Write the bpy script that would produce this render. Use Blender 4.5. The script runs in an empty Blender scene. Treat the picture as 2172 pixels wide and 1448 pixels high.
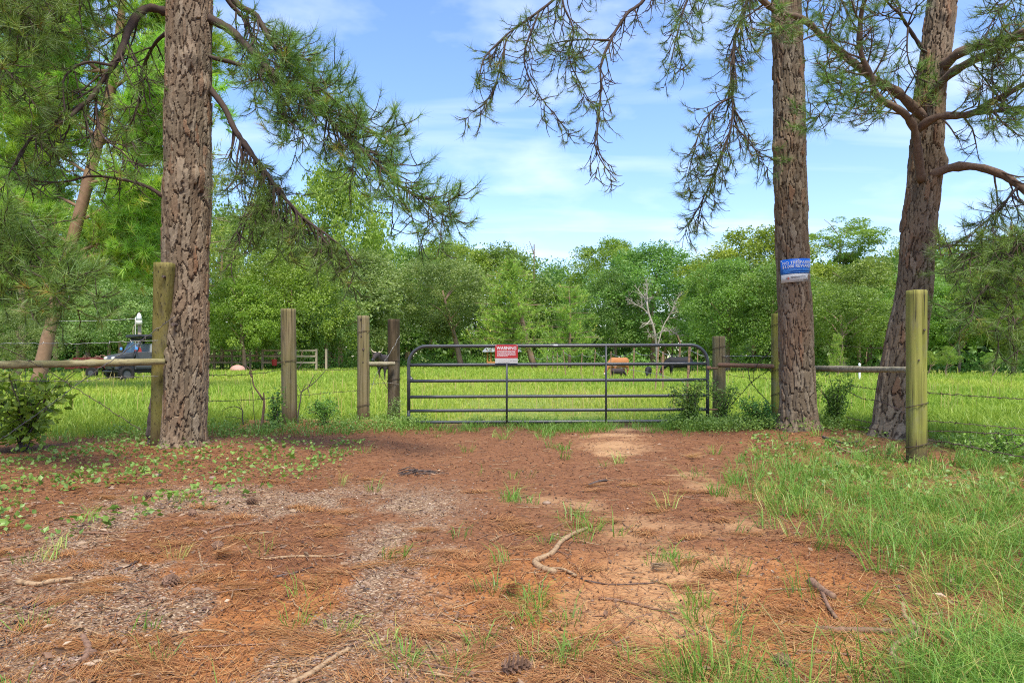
import bpy, math, random
import numpy as np
from mathutils import Vector, Matrix

# ------------------------------------------------------------------ camera, sky, sun, exposure
SC = bpy.context.scene
COL = SC.collection
F, CU, HV, CH = 1448.0, 1086.0, 757.0, 1.15      # focal length in photo pixels, centre column, horizon row, eye height

def px(u, v, Y):
    return np.array([(u - CU) / F * Y, Y, CH + (HV - v) / F * Y])

cam_d = bpy.data.cameras.new('camera'); cam = bpy.data.objects.new('camera', cam_d); COL.objects.link(cam)
cam.location = (0, 0, CH); cam.rotation_euler = (math.pi / 2, 0, 0)
cam_d.sensor_width = 36.0; cam_d.lens = 24.0; cam_d.shift_y = (HV - 724.0) / 2172.0
cam_d.clip_start = 0.05; cam_d.clip_end = 3000.0
SC.camera = cam

SUN_EL, SUN_AZ = math.radians(62), math.radians(163)     # azimuth clockwise from +Y: high behind the camera, a little to its right
world = bpy.data.worlds.new('World'); SC.world = world; world.use_nodes = True
wn, wl = world.node_tree.nodes, world.node_tree.links
wn.clear()
w_out = wn.new('ShaderNodeOutputWorld'); w_bg = wn.new('ShaderNodeBackground')
w_sky = wn.new('ShaderNodeTexSky'); w_sky.sky_type = 'NISHITA'; w_sky.sun_disc = False
w_sky.sun_elevation = SUN_EL; w_sky.sun_rotation = SUN_AZ
w_sky.altitude = 0; w_sky.air_density = 1.25; w_sky.dust_density = 0.35; w_sky.ozone_density = 4.0
w_bg.inputs['Strength'].default_value = 0.15
# thin streaks of cirrus: noise on the plane the view ray meets high above
w_geo = wn.new('ShaderNodeTexCoord'); w_sep = wn.new('ShaderNodeSeparateXYZ'); wl.new(w_geo.outputs['Generated'], w_sep.inputs[0])
def wmath(op, a, b):
    n = wn.new('ShaderNodeMath'); n.operation = op
    for i, s in enumerate((a, b)):
        if s is None: continue
        if isinstance(s, (int, float)): n.inputs[i].default_value = s
        else: wl.new(s, n.inputs[i])
    return n.outputs[0]
zc = wmath('ADD', wmath('MAXIMUM', w_sep.outputs['Z'], 0.0), 0.12)
cxn = wmath('DIVIDE', w_sep.outputs['X'], zc); cyn = wmath('DIVIDE', w_sep.outputs['Y'], zc)
w_cmb = wn.new('ShaderNodeCombineXYZ'); wl.new(cxn, w_cmb.inputs[0]); wl.new(cyn, w_cmb.inputs[1])
w_map = wn.new('ShaderNodeMapping'); w_map.inputs['Rotation'].default_value = (0, 0, math.radians(-18))
w_map.inputs['Scale'].default_value = (0.6, 2.2, 1.0); w_map.inputs['Location'].default_value = (0.4, 2.3, 0)
wl.new(w_cmb.outputs[0], w_map.inputs[0])
w_no = wn.new('ShaderNodeTexNoise'); w_no.inputs['Scale'].default_value = 1.25; w_no.inputs['Detail'].default_value = 5
w_no.inputs['Roughness'].default_value = 0.5; w_no.inputs['Distortion'].default_value = 0.35
wl.new(w_map.outputs[0], w_no.inputs['Vector'])
w_rmp = wn.new('ShaderNodeValToRGB'); w_rmp.color_ramp.elements[0].position = 0.50; w_rmp.color_ramp.elements[1].position = 0.86
w_rmp.color_ramp.elements[1].color = (0.62, 0.62, 0.62, 1)
wl.new(w_no.outputs['Fac'], w_rmp.inputs[0])
w_mix = wn.new('ShaderNodeMix'); w_mix.data_type = 'RGBA'
wl.new(w_rmp.outputs[0], w_mix.inputs['Factor']); w_hs = wn.new('ShaderNodeHueSaturation'); w_hs.inputs['Saturation'].default_value = 1.06; w_tn = wn.new('ShaderNodeMix'); w_tn.data_type = 'RGBA'; w_tn.blend_type = 'MULTIPLY'; w_tn.inputs['Factor'].default_value = 1.0; w_tn.inputs['B'].default_value = (0.885, 0.865, 1.0, 1); wl.new(w_sky.outputs[0], w_tn.inputs['A']); wl.new(w_tn.outputs['Result'], w_hs.inputs['Color']); wl.new(w_hs.outputs[0], w_mix.inputs['A'])
w_mix.inputs['B'].default_value = (4.4, 4.9, 5.6, 1)
# soft low puffs of white
w_n2 = wn.new('ShaderNodeTexNoise'); w_n2.inputs['Scale'].default_value = 5.5; w_n2.inputs['Detail'].default_value = 5; w_m2 = wn.new('ShaderNodeMapping'); w_m2.inputs['Scale'].default_value = (1.0, 1.0, 2.4); w_m2.inputs['Location'].default_value = (0.35, 0.1, 0.2)
wl.new(w_geo.outputs['Generated'], w_m2.inputs[0]); wl.new(w_m2.outputs[0], w_n2.inputs['Vector'])
w_r2 = wn.new('ShaderNodeValToRGB'); w_r2.color_ramp.elements[0].position = 0.50; w_r2.color_ramp.elements[1].position = 0.78; w_r2.color_ramp.elements[1].color = (0.45, 0.45, 0.45, 1); wl.new(w_n2.outputs['Fac'], w_r2.inputs[0])
w_mx2 = wn.new('ShaderNodeMix'); w_mx2.data_type = 'RGBA'; wl.new(w_r2.outputs[0], w_mx2.inputs['Factor']); wl.new(w_mix.outputs['Result'], w_mx2.inputs['A']); w_mx2.inputs['B'].default_value = (4.8, 5.2, 5.8, 1)
wl.new(w_mx2.outputs['Result'], w_bg.inputs['Color']); wl.new(w_bg.outputs[0], w_out.inputs[0])

sun_d = bpy.data.lights.new('sun', 'SUN'); sun = bpy.data.objects.new('sun', sun_d); COL.objects.link(sun)
sun_d.energy = 3.6; sun_d.angle = math.radians(18); sun_d.color = (1.0, 0.93, 0.80)
_sd = Vector((math.sin(SUN_AZ) * math.cos(SUN_EL), math.cos(SUN_AZ) * math.cos(SUN_EL), math.sin(SUN_EL)))
sun.rotation_euler = _sd.to_track_quat('Z', 'Y').to_euler(); sun.location = (0, -5, 30)

SC.view_settings.view_transform = 'Standard'; SC.view_settings.look = 'None'
SC.view_settings.exposure = 0.98; SC.view_settings.gamma = 1.0; SC.view_settings.use_curve_mapping = False
SC.render.engine = 'CYCLES'
SC.cycles.pixel_filter_type = 'BLACKMAN_HARRIS'; SC.cycles.filter_width = 1.1
SC.cycles.use_denoising = False
SC.cycles.max_bounces = 6; SC.cycles.diffuse_bounces = 3; SC.cycles.glossy_bounces = 2
SC.cycles.transmission_bounces = 4; SC.cycles.transparent_max_bounces = 6

# ------------------------------------------------------------------ helpers
def nz(v):
    v = np.asarray(v, float); n = np.linalg.norm(v, axis=-1, keepdims=True); return v / np.maximum(n, 1e-9)

def lk(o, parent=None):
    COL.objects.link(o)
    if parent is not None: o.parent = parent
    return o

def tag(o, label=None, cat=None, group=None, kind=None):
    if label: o['label'] = label
    if cat: o['category'] = cat
    if group: o['group'] = group
    if kind: o['kind'] = kind
    return o

def empty(name, loc, label, cat, group=None):
    o = bpy.data.objects.new(name, None); o.empty_display_size = 0.1; lk(o)
    o.location = tuple(float(a) for a in loc)
    return tag(o, label, cat, group)

class MB:
    """collects vertices and faces; build() links them as one mesh object"""
    def __init__(s): s.v, s.f, s.m, s.r, s.n = [], [], [], [], 0
    def add(s, V, Fc, mi=0, rnd=None):
        V = np.asarray(V, float).reshape(-1, 3)
        s.v.append(V)
        for G in (Fc if isinstance(Fc, list) and len(Fc) and isinstance(Fc[0], np.ndarray) else [np.asarray(Fc, int)]):
            if len(G): s.f.append(G + s.n); s.m.append(np.full(len(G), mi, int))
        s.r.append(np.full(len(V), 0.5) if rnd is None else np.broadcast_to(np.asarray(rnd, float), (len(V),)))
        s.n += len(V); return s
    def mesh(s, name, mats, smooth=False, attrs=None):
        me = bpy.data.meshes.new(name)
        V = np.concatenate(s.v) if s.v else np.zeros((0, 3))
        me.vertices.add(len(V)); me.vertices.foreach_set('co', V.astype(np.float32).ravel())
        tot = np.concatenate([np.full(len(g), g.shape[1]) for g in s.f]); idx = np.concatenate([g.ravel() for g in s.f])
        me.loops.add(len(idx)); me.loops.foreach_set('vertex_index', idx.astype(np.int32))
        me.polygons.add(len(tot))
        st = np.concatenate([[0], np.cumsum(tot)[:-1]])
        me.polygons.foreach_set('loop_start', st.astype(np.int32))
        me.polygons.foreach_set('material_index', np.concatenate(s.m).astype(np.int32))
        me.polygons.foreach_set('use_smooth', np.full(len(tot), bool(smooth)))
        for m in (mats if isinstance(mats, (list, tuple)) else [mats]): me.materials.append(m)
        a = me.attributes.new('rnd', 'FLOAT', 'POINT'); a.data.foreach_set('value', np.concatenate(s.r).astype(np.float32))
        for k, arr in (attrs or {}).items():
            arr = np.asarray(arr, np.float32)
            if arr.ndim == 2:
                a = me.attributes.new(k, 'FLOAT_COLOR', 'POINT'); a.data.foreach_set('color', arr.ravel())
            else:
                a = me.attributes.new(k, 'FLOAT', 'POINT'); a.data.foreach_set('value', arr)
        me.update(calc_edges=True); return me
    def build(s, name, mats, parent=None, smooth=False, attrs=None):
        return lk(bpy.data.objects.new(name, s.mesh(name, mats, smooth, attrs)), parent)

def catmull(P, n):
    P = np.asarray(P, float)
    if len(P) < 3:
        t = np.linspace(0, 1, n)[:, None]; return P[0] * (1 - t) + P[-1] * t
    Q = np.vstack([2 * P[0] - P[1], P, 2 * P[-1] - P[-2]])
    d = np.concatenate([[0], np.cumsum(np.linalg.norm(np.diff(P, axis=0), axis=1))]); d /= d[-1]
    out = []
    for t in np.linspace(0, 1, n):
        i = min(int(np.searchsorted(d, t, side='right')) - 1, len(P) - 2)
        u = (t - d[i]) / max(d[i + 1] - d[i], 1e-9)
        a, b, c, e = Q[i], Q[i + 1], Q[i + 2], Q[i + 3]
        out.append(0.5 * (2 * b + (c - a) * u + (2 * a - 5 * b + 4 * c - e) * u * u + (3 * b - a - 3 * c + e) * u ** 3))
    return np.array(out)

def tube(P, R, seg=6, caps=True):
    """swept circle: returns verts, [quads, tris]"""
    P = np.asarray(P, float); n = len(P); R = np.broadcast_to(np.asarray(R, float), (n,))
    T = nz(np.gradient(P, axis=0))
    ref = np.array([0, 0, 1.0]) if abs(T[0, 2]) < 0.8 else np.array([0, 1.0, 0])
    a = nz(np.cross(T[0], ref)); A = np.empty_like(P)
    for k in range(n):          # carry the frame along the path so it never twists or collapses
        a = a - T[k] * a.dot(T[k]); a = a / max(math.sqrt(a.dot(a)), 1e-9); A[k] = a
    B = np.cross(T, A)
    th = np.linspace(0, 2 * math.pi, seg, endpoint=False)
    V = P[:, None, :] + R[:, None, None] * (np.cos(th)[None, :, None] * A[:, None, :] + np.sin(th)[None, :, None] * B[:, None, :])
    i = np.arange(n - 1)[:, None] * seg; j = np.arange(seg)[None, :]; k = (j + 1) % seg
    q = np.stack([i + j, i + k, i + seg + k, i + seg + j], -1).reshape(-1, 4)
    V = V.reshape(-1, 3)
    if caps:
        V = np.vstack([V, P[0], P[-1]]); a = n * seg; jj = np.arange(seg); kk = (jj + 1) % seg
        t = np.vstack([np.stack([np.full(seg, a), kk, jj], -1), np.stack([np.full(seg, a + 1), (n - 1) * seg + jj, (n - 1) * seg + kk], -1)])
        return V, [q, t]
    return V, [q]

def box(c, s, rz=0.0, bev=0.0):
    x, y, z = np.asarray(s, float) / 2
    if bev > 0:
        b = bev; pr = np.array([[-x + b, -y], [x - b, -y], [x, -y + b], [x, y - b], [x - b, y], [-x + b, y], [-x, y - b], [-x, -y + b]])
        pi = pr * np.array([(x - b) / x, (y - b) / y])
        V = np.vstack([np.c_[pi, np.full(8, -z)], np.c_[pr, np.full(8, -z + b)], np.c_[pr, np.full(8, z - b)], np.c_[pi, np.full(8, z)]])
        j = np.arange(8); k = (j + 1) % 8; fs = [np.stack([l * 8 + j, l * 8 + k, l * 8 + 8 + k, l * 8 + 8 + j], -1) for l in range(3)]
        fs.append(np.array([[7, 6, 5, 4], [7, 4, 3, 0], [0, 3, 2, 1]])); fs.append(np.array([[28, 29, 30, 31], [24, 27, 28, 31], [24, 25, 26, 27]]))
        Fc = np.vstack(fs)
    else:
        V = np.array([[a, b, d] for d in (-z, z) for a, b in ((-x, -y), (x, -y), (x, y), (-x, y))])
        Fc = np.array([[3, 2, 1, 0], [4, 5, 6, 7], [0, 1, 5, 4], [1, 2, 6, 5], [2, 3, 7, 6], [3, 0, 4, 7]])
    c_, s_ = math.cos(rz), math.sin(rz)
    V = V @ np.array([[c_, s_, 0], [-s_, c_, 0], [0, 0, 1]])
    return V + np.asarray(c, float), Fc

def prism(poly, y0, y1):
    """outline in (x, z), extruded along y; convex-ish outlines fan from their centre"""
    p = np.asarray(poly, float); n = len(p); c = p.mean(0)
    V = np.vstack([np.c_[p[:, 0], np.full(n, y0), p[:, 1]], np.c_[p[:, 0], np.full(n, y1), p[:, 1]], [[c[0], y0, c[1]], [c[0], y1, c[1]]]])
    j = np.arange(n); k = (j + 1) % n
    return V, [np.stack([j, k, n + k, n + j], -1), np.vstack([np.stack([np.full(n, 2 * n), k, j], -1), np.stack([np.full(n, 2 * n + 1), n + j, n + k], -1)])]

def hash2(i, j, s=0):
    h = (i.astype(np.int64) * 374761393 + j.astype(np.int64) * 668265263 + s * 1442695041) & 0x7fffffff
    h = ((h ^ (h >> 13)) * 1274126177) & 0x7fffffff
    h = ((h ^ (h >> 16)) * 1597334677) & 0x7fffffff
    return (h & 0xffff) / 65535.0

def vnoise(x, y, s=0):
    x = np.asarray(x, float); y = np.asarray(y, float)
    i, j = np.floor(x), np.floor(y); fx, fy = x - i, y - j
    fx = fx * fx * (3 - 2 * fx); fy = fy * fy * (3 - 2 * fy)
    a, b, c, d = hash2(i, j, s), hash2(i + 1, j, s), hash2(i, j + 1, s), hash2(i + 1, j + 1, s)
    return (a * (1 - fx) + b * fx) * (1 - fy) + (c * (1 - fx) + d * fx) * fy

def fbm(x, y, s=0, o=4):
    t, a, n = 0, 1.0, 0
    for k in range(o):
        t = t + a * vnoise(np.asarray(x) * 2 ** k, np.asarray(y) * 2 ** k, s + k); n += a; a *= 0.5
    return t / n

def sstep(a, b, x):
    t = np.clip((np.asarray(x, float) - a) / (b - a), 0, 1); return t * t * (3 - 2 * t)

# ------------------------------------------------------------------ materials
class NT:
    def __init__(s, name):
        s.m = bpy.data.materials.new(name); s.m.use_nodes = True; s.t = s.m.node_tree; s.t.nodes.clear()
        s.out = s.t.nodes.new('ShaderNodeOutputMaterial')
    def n(s, typ, **kw):
        nd = s.t.nodes.new('ShaderNode' + typ)
        for k, v in kw.items():
            if hasattr(nd, k): setattr(nd, k, v)
            else: s.set(nd, k, v)
        return nd
    def set(s, nd, k, v):
        k = k.replace('_', ' ')
        i = nd.inputs[k]
        if isinstance(v, bpy.types.NodeSocket): s.t.links.new(v, i)
        else: i.default_value = v
    def noise(s, vec, scale, det=4, rough=0.55, dist=0.0):
        nd = s.n('TexNoise', Scale=scale, Detail=det, Roughness=rough, Distortion=dist)
        if vec is not None: s.t.links.new(vec, nd.inputs['Vector'])
        return nd.outputs['Fac']
    def coord(s, scale=(1, 1, 1), which='Object'):
        tc = s.n('TexCoord'); mp = s.n('Mapping'); mp.inputs['Scale'].default_value = scale
        s.t.links.new(tc.outputs[which], mp.inputs[0]); return mp.outputs[0]
    def pos(s, scale=(1, 1, 1)):
        g = s.n('NewGeometry'); mp = s.n('Mapping'); mp.inputs['Scale'].default_value = scale
        s.t.links.new(g.outputs['Position'], mp.inputs[0]); return mp.outputs[0]
    def ramp(s, fac, stops):
        r = s.n('ValToRGB'); e = r.color_ramp.elements
        while len(e) < len(stops): e.new(0.5)
        for k, (p, c) in enumerate(stops):
            e[k].position = p; e[k].color = tuple(c) + (1,) if len(c) == 3 else c
        s.t.links.new(fac, r.inputs[0]); return r.outputs[0]
    def mix(s, fac, a, b, mode='MIX'):
        m = s.n('Mix', data_type='RGBA', blend_type=mode)
        for k, v in (('Factor', fac), ('A', a), ('B', b)):
            ii = [q for q in m.inputs if q.name == k and (q.type == 'VALUE' if k == 'Factor' else q.type == 'RGBA')][0]
            if isinstance(v, bpy.types.NodeSocket): s.t.links.new(v, ii)
            elif k == 'Factor': ii.default_value = v
            else: ii.default_value = tuple(v) + (1,) if len(v) == 3 else v
        return [q for q in m.outputs if q.type == 'RGBA'][0]
    def math(s, op, a, b=0.0, clamp=False):
        m = s.n('Math', operation=op, use_clamp=clamp)
        for i, v in enumerate((a, b)):
            if isinstance(v, bpy.types.NodeSocket): s.t.links.new(v, m.inputs[i])
            else: m.inputs[i].default_value = v
        return m.outputs[0]
    def attr(s, name): return s.n('Attribute', attribute_name=name)
    def bsdf(s, col, rough=0.8, bump=None, bstr=0.3, bdist=0.01, metal=0.0, spec=0.3, **kw):
        p = s.n('BsdfPrincipled'); s.set(p, 'Base Color', col if isinstance(col, bpy.types.NodeSocket) else tuple(col) + (1,))
        s.set(p, 'Roughness', rough); s.set(p, 'Metallic', metal); s.set(p, 'Specular IOR Level', spec)
        for k, v in kw.items(): s.set(p, k, v)
        if bump is not None:
            b = s.n('Bump', Strength=bstr, Distance=bdist); s.t.links.new(bump, b.inputs['Height']); s.t.links.new(b.outputs[0], p.inputs['Normal'])
        s.t.links.new(p.outputs[0], s.out.inputs[0]); return s.m

def leaf_mat(name, stops, transl=0.4, gloss=0.06, rough=0.5):
    """thin leaf: diffuse on both sides plus light coming through; stops run along each leaf's own random value"""
    t = NT(name); r = t.ramp(t.attr('rnd').outputs['Fac'], stops)
    d = t.n('BsdfDiffuse'); tr = t.n('BsdfTranslucent'); g = t.n('BsdfGlossy', Roughness=rough)
    oi = t.n('ObjectInfo'); hs = t.n('HueSaturation'); t.t.links.new(r, hs.inputs['Color'])
    t.t.links.new(t.math('ADD', t.math('MULTIPLY', oi.outputs['Random'], 0.03), 0.485), hs.inputs['Hue'])
    t.t.links.new(t.math('ADD', t.math('MULTIPLY', oi.outputs['Random'], 0.25), 0.88), hs.inputs['Value'])
    c = hs.outputs[0]
    t.t.links.new(c, d.inputs[0]); t.t.links.new(t.mix(1.0, c, (1.0, 1.08, 0.7), 'MULTIPLY'), tr.inputs[0])
    m1 = t.n('MixShader', Fac=transl); t.t.links.new(d.outputs[0], m1.inputs[1]); t.t.links.new(tr.outputs[0], m1.inputs[2])
    m2 = t.n('MixShader', Fac=gloss); t.t.links.new(m1.outputs[0], m2.inputs[1]); t.t.links.new(g.outputs[0], m2.inputs[2])
    t.t.links.new(m2.outputs[0], t.out.inputs[0]); return t.m

def flat_mat(name, col, rough=0.6, metal=0.0, spec=0.4, var=0.18, scale=14.0, bstr=0.1):
    t = NT(name); n = t.noise(t.coord(), scale, 4)
    c = t.mix(n, tuple(a * (1 - var) for a in col), tuple(min(1, a * (1 + var)) for a in col))
    return t.bsdf(c, rough, n, bstr, 0.004, metal, spec)

def bark_mat(name, base, red, pale, scale=1.0):
    t = NT(name); co = t.pos((1, 1, 1)); plate = t.attr('plate').outputs['Fac']; edge = t.attr('edge').outputs['Fac']
    fine = t.noise(t.pos((60 * scale, 60 * scale, 22 * scale)), 1.0, 5, 0.65)
    big = t.noise(t.pos((2.2, 2.2, 0.9)), 1.0, 3)
    c = t.ramp(plate, [(0.0, tuple(a * 0.72 for a in base)), (0.4, base), (0.72, pale), (0.86, base), (1.0, red)])
    c = t.mix(t.math('MULTIPLY', fine, 0.55), c, tuple(a * 0.5 for a in base))
    c = t.mix(t.math('MULTIPLY', t.math('SUBTRACT', big, 0.45, True), 1.6, True), c, red)
    c = t.mix(t.math('SUBTRACT', 1.0, t.math('MULTIPLY', edge, 4.6), True), c, (0.036, 0.024, 0.017))
    mott = t.noise(t.pos((9, 9, 5)), 1.0, 4)
    c = t.mix(t.math('MULTIPLY', t.math('SUBTRACT', mott, 0.60, True), 2.2, True), c, (0.25, 0.23, 0.185))
    return t.bsdf(c, 0.9, fine, 0.7, 0.008, 0, 0.15)

def wood_mat(name, stops, moss=None, mossamt=0.5, vert=True, scale=1.0):
    t = NT(name); s = (26 * scale, 26 * scale, 1.6 * scale) if vert else (1.6 * scale, 26 * scale, 26 * scale)
    g = t.noise(t.pos(s), 1.0, 6, 0.62, 0.15); b = t.noise(t.pos((3.1, 3.1, 1.3)), 1.0, 4, 0.6)
    streak = t.noise(t.pos((16 * scale, 16 * scale, 0.5 * scale) if vert else (0.5, 16, 16)), 1.0, 3)
    c = t.ramp(g, stops)
    if moss: c = t.mix(t.math('MULTIPLY', t.math('SUBTRACT', t.math('ADD', t.math('MULTIPLY', b, 0.7), t.math('MULTIPLY', streak, 0.3)), 0.5 - mossamt * 0.3, True), 2.2, True), c, moss)
    c = t.mix(t.math('MULTIPLY', t.math('SUBTRACT', streak, 0.50, True), 3.2, True), c, tuple(a * 0.32 for a in stops[0][1]))
    if not vert:
        bl = t.noise(t.pos((22, 30, 30)), 1.0, 5, 0.7); c = t.mix(t.math('MULTIPLY', t.math('SUBTRACT', bl, 0.52, True), 5.0, True), c, (0.11, 0.095, 0.065))
    elif scale == 1.0:
        ck = t.noise(t.pos((75, 75, 0.9)), 1.0, 2, 0.5); c = t.mix(t.math('MULTIPLY', t.math('SUBTRACT', ck, 0.60, True), 12.0, True), c, (0.028, 0.022, 0.016))
        gw = t.noise(t.pos((5, 5, 2.2)), 1.0, 4, 0.65); c = t.mix(t.math('MULTIPLY', t.math('SUBTRACT', gw, 0.54, True), 2.4, True), c, (0.20, 0.175, 0.135))
        sp = t.n('SeparateXYZ'); t.t.links.new(t.pos(), sp.inputs[0]); c = t.mix(t.math('MULTIPLY', t.math('SUBTRACT', t.math('ADD', 0.26, t.math('MULTIPLY', b, 0.25)), sp.outputs['Z'], True), 3.2, True), c, (0.085, 0.052, 0.032))
    lich = t.noise(t.pos((45, 45, 30)), 1.0, 3)
    c = t.mix(t.math('MULTIPLY', t.math('SUBTRACT', lich, 0.66, True), 3.0, True), c, (0.36, 0.38, 0.27))
    return t.bsdf(c, 0.88, g, 0.6, 0.01, 0, 0.15)

M = {}
M['bark'] = bark_mat('pine_bark', (0.180, 0.136, 0.088), (0.215, 0.115, 0.062), (0.285, 0.230, 0.160))
M['twig'] = flat_mat('pine_twig', (0.062, 0.043, 0.033), 0.85, 0, 0.15, 0.4, 30, 0.4)
M['bark_far'] = flat_mat('far_bark', (0.24, 0.165, 0.115), 0.9, 0, 0.1, 0.4, 3, 0.5)
M['bark_red'] = flat_mat('orange_pine_bark', (0.245, 0.150, 0.092), 0.9, 0, 0.1, 0.45, 6, 0.6)  # orange-brown bark of the leaning field pine
M['bark_pale'] = flat_mat('dead_wood', (0.37, 0.33, 0.275), 0.9, 0, 0.1, 0.25, 4, 0.3)
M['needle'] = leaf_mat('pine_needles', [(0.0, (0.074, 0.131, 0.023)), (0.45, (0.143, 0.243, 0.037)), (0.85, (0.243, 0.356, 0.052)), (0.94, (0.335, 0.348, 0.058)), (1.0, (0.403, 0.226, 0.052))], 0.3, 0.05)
M['needle_lit'] = leaf_mat('sunlit_pine_needles', [(0.0, (0.167, 0.302, 0.042)), (0.5, (0.324, 0.548, 0.063)), (0.9, (0.501, 0.691, 0.083)), (1.0, (0.666, 0.558, 0.111))], 0.42, 0.04)  # brighter copy of the needles, sunlight put into the colour
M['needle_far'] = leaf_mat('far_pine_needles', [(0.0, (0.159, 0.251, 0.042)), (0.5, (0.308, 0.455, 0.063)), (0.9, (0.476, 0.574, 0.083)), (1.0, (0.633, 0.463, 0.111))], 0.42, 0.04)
def lm(name, a, b, c, tr=0.42): M[name] = leaf_mat(name, [(0.0, a), (0.5, b), (1.0, c)], tr, 0.04)
lm('leaf_mid', (0.112, 0.204, 0.029), (0.183, 0.315, 0.044), (0.267, 0.413, 0.063), 0.46)
lm('leaf_dark', (0.094, 0.176, 0.030), (0.158, 0.271, 0.047), (0.241, 0.373, 0.066), 0.46)
lm('leaf_bright', (0.140, 0.237, 0.022), (0.226, 0.358, 0.034), (0.323, 0.446, 0.055), 0.46)
lm('leaf_yellow', (0.163, 0.246, 0.027), (0.255, 0.357, 0.038), (0.372, 0.456, 0.057), 0.46)
lm('leaf_silver', (0.137, 0.216, 0.052), (0.228, 0.333, 0.081), (0.333, 0.431, 0.131), 0.46)
lm('leaf_olive', (0.143, 0.216, 0.034), (0.215, 0.308, 0.050), (0.307, 0.389, 0.076), 0.46)
lm('leaf_weed', (0.106, 0.198, 0.033), (0.168, 0.308, 0.046), (0.259, 0.410, 0.072), 0.35)
M['grass_field'] = leaf_mat('field_grass', [(0.0, (0.177, 0.309, 0.032)), (0.4, (0.265, 0.404, 0.044)), (0.75, (0.374, 0.479, 0.057)), (0.93, (0.488, 0.506, 0.089)), (1.0, (0.570, 0.452, 0.166))], 0.4, 0.03)
M['grass_near'] = leaf_mat('verge_grass', [(0.0, (0.094, 0.180, 0.023)), (0.45, (0.160, 0.284, 0.034)), (0.85, (0.248, 0.378, 0.052)), (0.95, (0.396, 0.394, 0.090)), (1.0, (0.462, 0.360, 0.113))], 0.35, 0.04)
M['straw'] = leaf_mat('fallen_needles', [(0.0, (0.115, 0.041, 0.019)), (0.5, (0.222, 0.080, 0.031)), (0.85, (0.355, 0.153, 0.052)), (1.0, (0.444, 0.254, 0.105))], 0.1, 0.05)
M['dead_leaf'] = leaf_mat('dead_leaves', [(0.0, (0.115, 0.054, 0.032)), (0.5, (0.238, 0.130, 0.072)), (1.0, (0.374, 0.259, 0.158))], 0.15, 0.05)
M['chip'] = leaf_mat('bark_chips', [(0.0, (0.045, 0.026, 0.018)), (0.45, (0.13, 0.070, 0.042)), (0.8, (0.27, 0.165, 0.10)), (1.0, (0.50, 0.38, 0.27))], 0.05, 0.03)
M['stone'] = leaf_mat('pebbles', [(0.0, (0.125, 0.081, 0.058)), (0.5, (0.258, 0.178, 0.122)), (0.9, (0.393, 0.299, 0.211)), (1.0, (0.589, 0.484, 0.361))], 0.0, 0.03)
M['stick_pale'] = wood_mat('pale_stick', [(0.25, (0.228, 0.142, 0.077)), (0.6, (0.365, 0.246, 0.139)), (0.9, (0.440, 0.323, 0.206))], None, scale=2)
M['stick_brown'] = wood_mat('brown_stick', [(0.25, (0.13, 0.075, 0.05)), (0.6, (0.24, 0.14, 0.09)), (0.9, (0.36, 0.24, 0.16))], None, scale=2)
M['stick_dark'] = wood_mat('dark_stick', [(0.25, (0.06, 0.045, 0.04)), (0.6, (0.12, 0.09, 0.075)), (0.9, (0.22, 0.17, 0.14))], None, scale=2)
M['post_green'] = wood_mat('mossy_post', [(0.25, (0.13, 0.105, 0.04)), (0.5, (0.235, 0.215, 0.06)), (0.8, (0.32, 0.30, 0.085))], (0.205, 0.240, 0.030), 0.62)
M['post_olive'] = wood_mat('olive_post', [(0.25, (0.136, 0.100, 0.040)), (0.5, (0.216, 0.176, 0.068)), (0.8, (0.288, 0.240, 0.104))], (0.200, 0.192, 0.040), 0.7)
M['post_grey'] = wood_mat('grey_post', [(0.25, (0.120, 0.084, 0.048)), (0.5, (0.204, 0.156, 0.092)), (0.8, (0.272, 0.220, 0.140))], (0.168, 0.156, 0.048), 0.55)
M['post_dark'] = wood_mat('dark_post', [(0.25, (0.025, 0.019, 0.014)), (0.5, (0.059, 0.042, 0.025)), (0.75, (0.140, 0.105, 0.059))], (0.091, 0.073, 0.032), 0.35)
M['rail_log'] = wood_mat('lichen_rail', [(0.25, (0.160, 0.128, 0.059)), (0.5, (0.248, 0.213, 0.113)), (0.8, (0.352, 0.318, 0.211))], (0.208, 0.202, 0.077), 0.5, vert=False)
M['rail_pale'] = wood_mat('pale_rail', [(0.25, (0.156, 0.130, 0.081)), (0.5, (0.279, 0.246, 0.168)), (0.8, (0.389, 0.351, 0.254))], (0.214, 0.197, 0.102), 0.3, vert=False)
M['rust'] = flat_mat('rusty_pipe', (0.215, 0.118, 0.070), 0.8, 0.2, 0.3, 0.45, 22, 0.3)
M['limb'] = flat_mat('limb_bark', (0.135, 0.092, 0.066), 0.9, 0, 0.12, 0.55, 26, 0.9)
M['tpost'] = flat_mat('rusty_steel', (0.27, 0.165, 0.10), 0.8, 0.2, 0.3, 0.5, 18, 0.3)
M['wire'] = flat_mat('galvanised_wire', (0.16, 0.145, 0.13), 0.55, 0.6, 0.4, 0.4, 9)
M['wire_rust'] = flat_mat('old_wire', (0.075, 0.05, 0.04), 0.75, 0.3, 0.3, 0.4, 9)
M['wire_pale'] = flat_mat('bright_wire', (0.30, 0.30, 0.285), 0.5, 0.5, 0.4, 0.2, 9)
M['gate'] = flat_mat('charcoal_gate_paint', (0.040, 0.043, 0.046), 0.38, 0.0, 0.55, 0.25, 20, 0.05)
M['black'] = flat_mat('black_plastic', (0.018, 0.019, 0.021), 0.5, 0, 0.45)
M['dark_grey'] = flat_mat('dark_grey_paint', (0.055, 0.057, 0.06), 0.45, 0, 0.5)
M['rubber'] = flat_mat('tyre_rubber', (0.022, 0.021, 0.020), 0.9, 0, 0.2)
M['white'] = flat_mat('white_enamel', (0.74, 0.74, 0.72), 0.45, 0, 0.4, 0.06)
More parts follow.
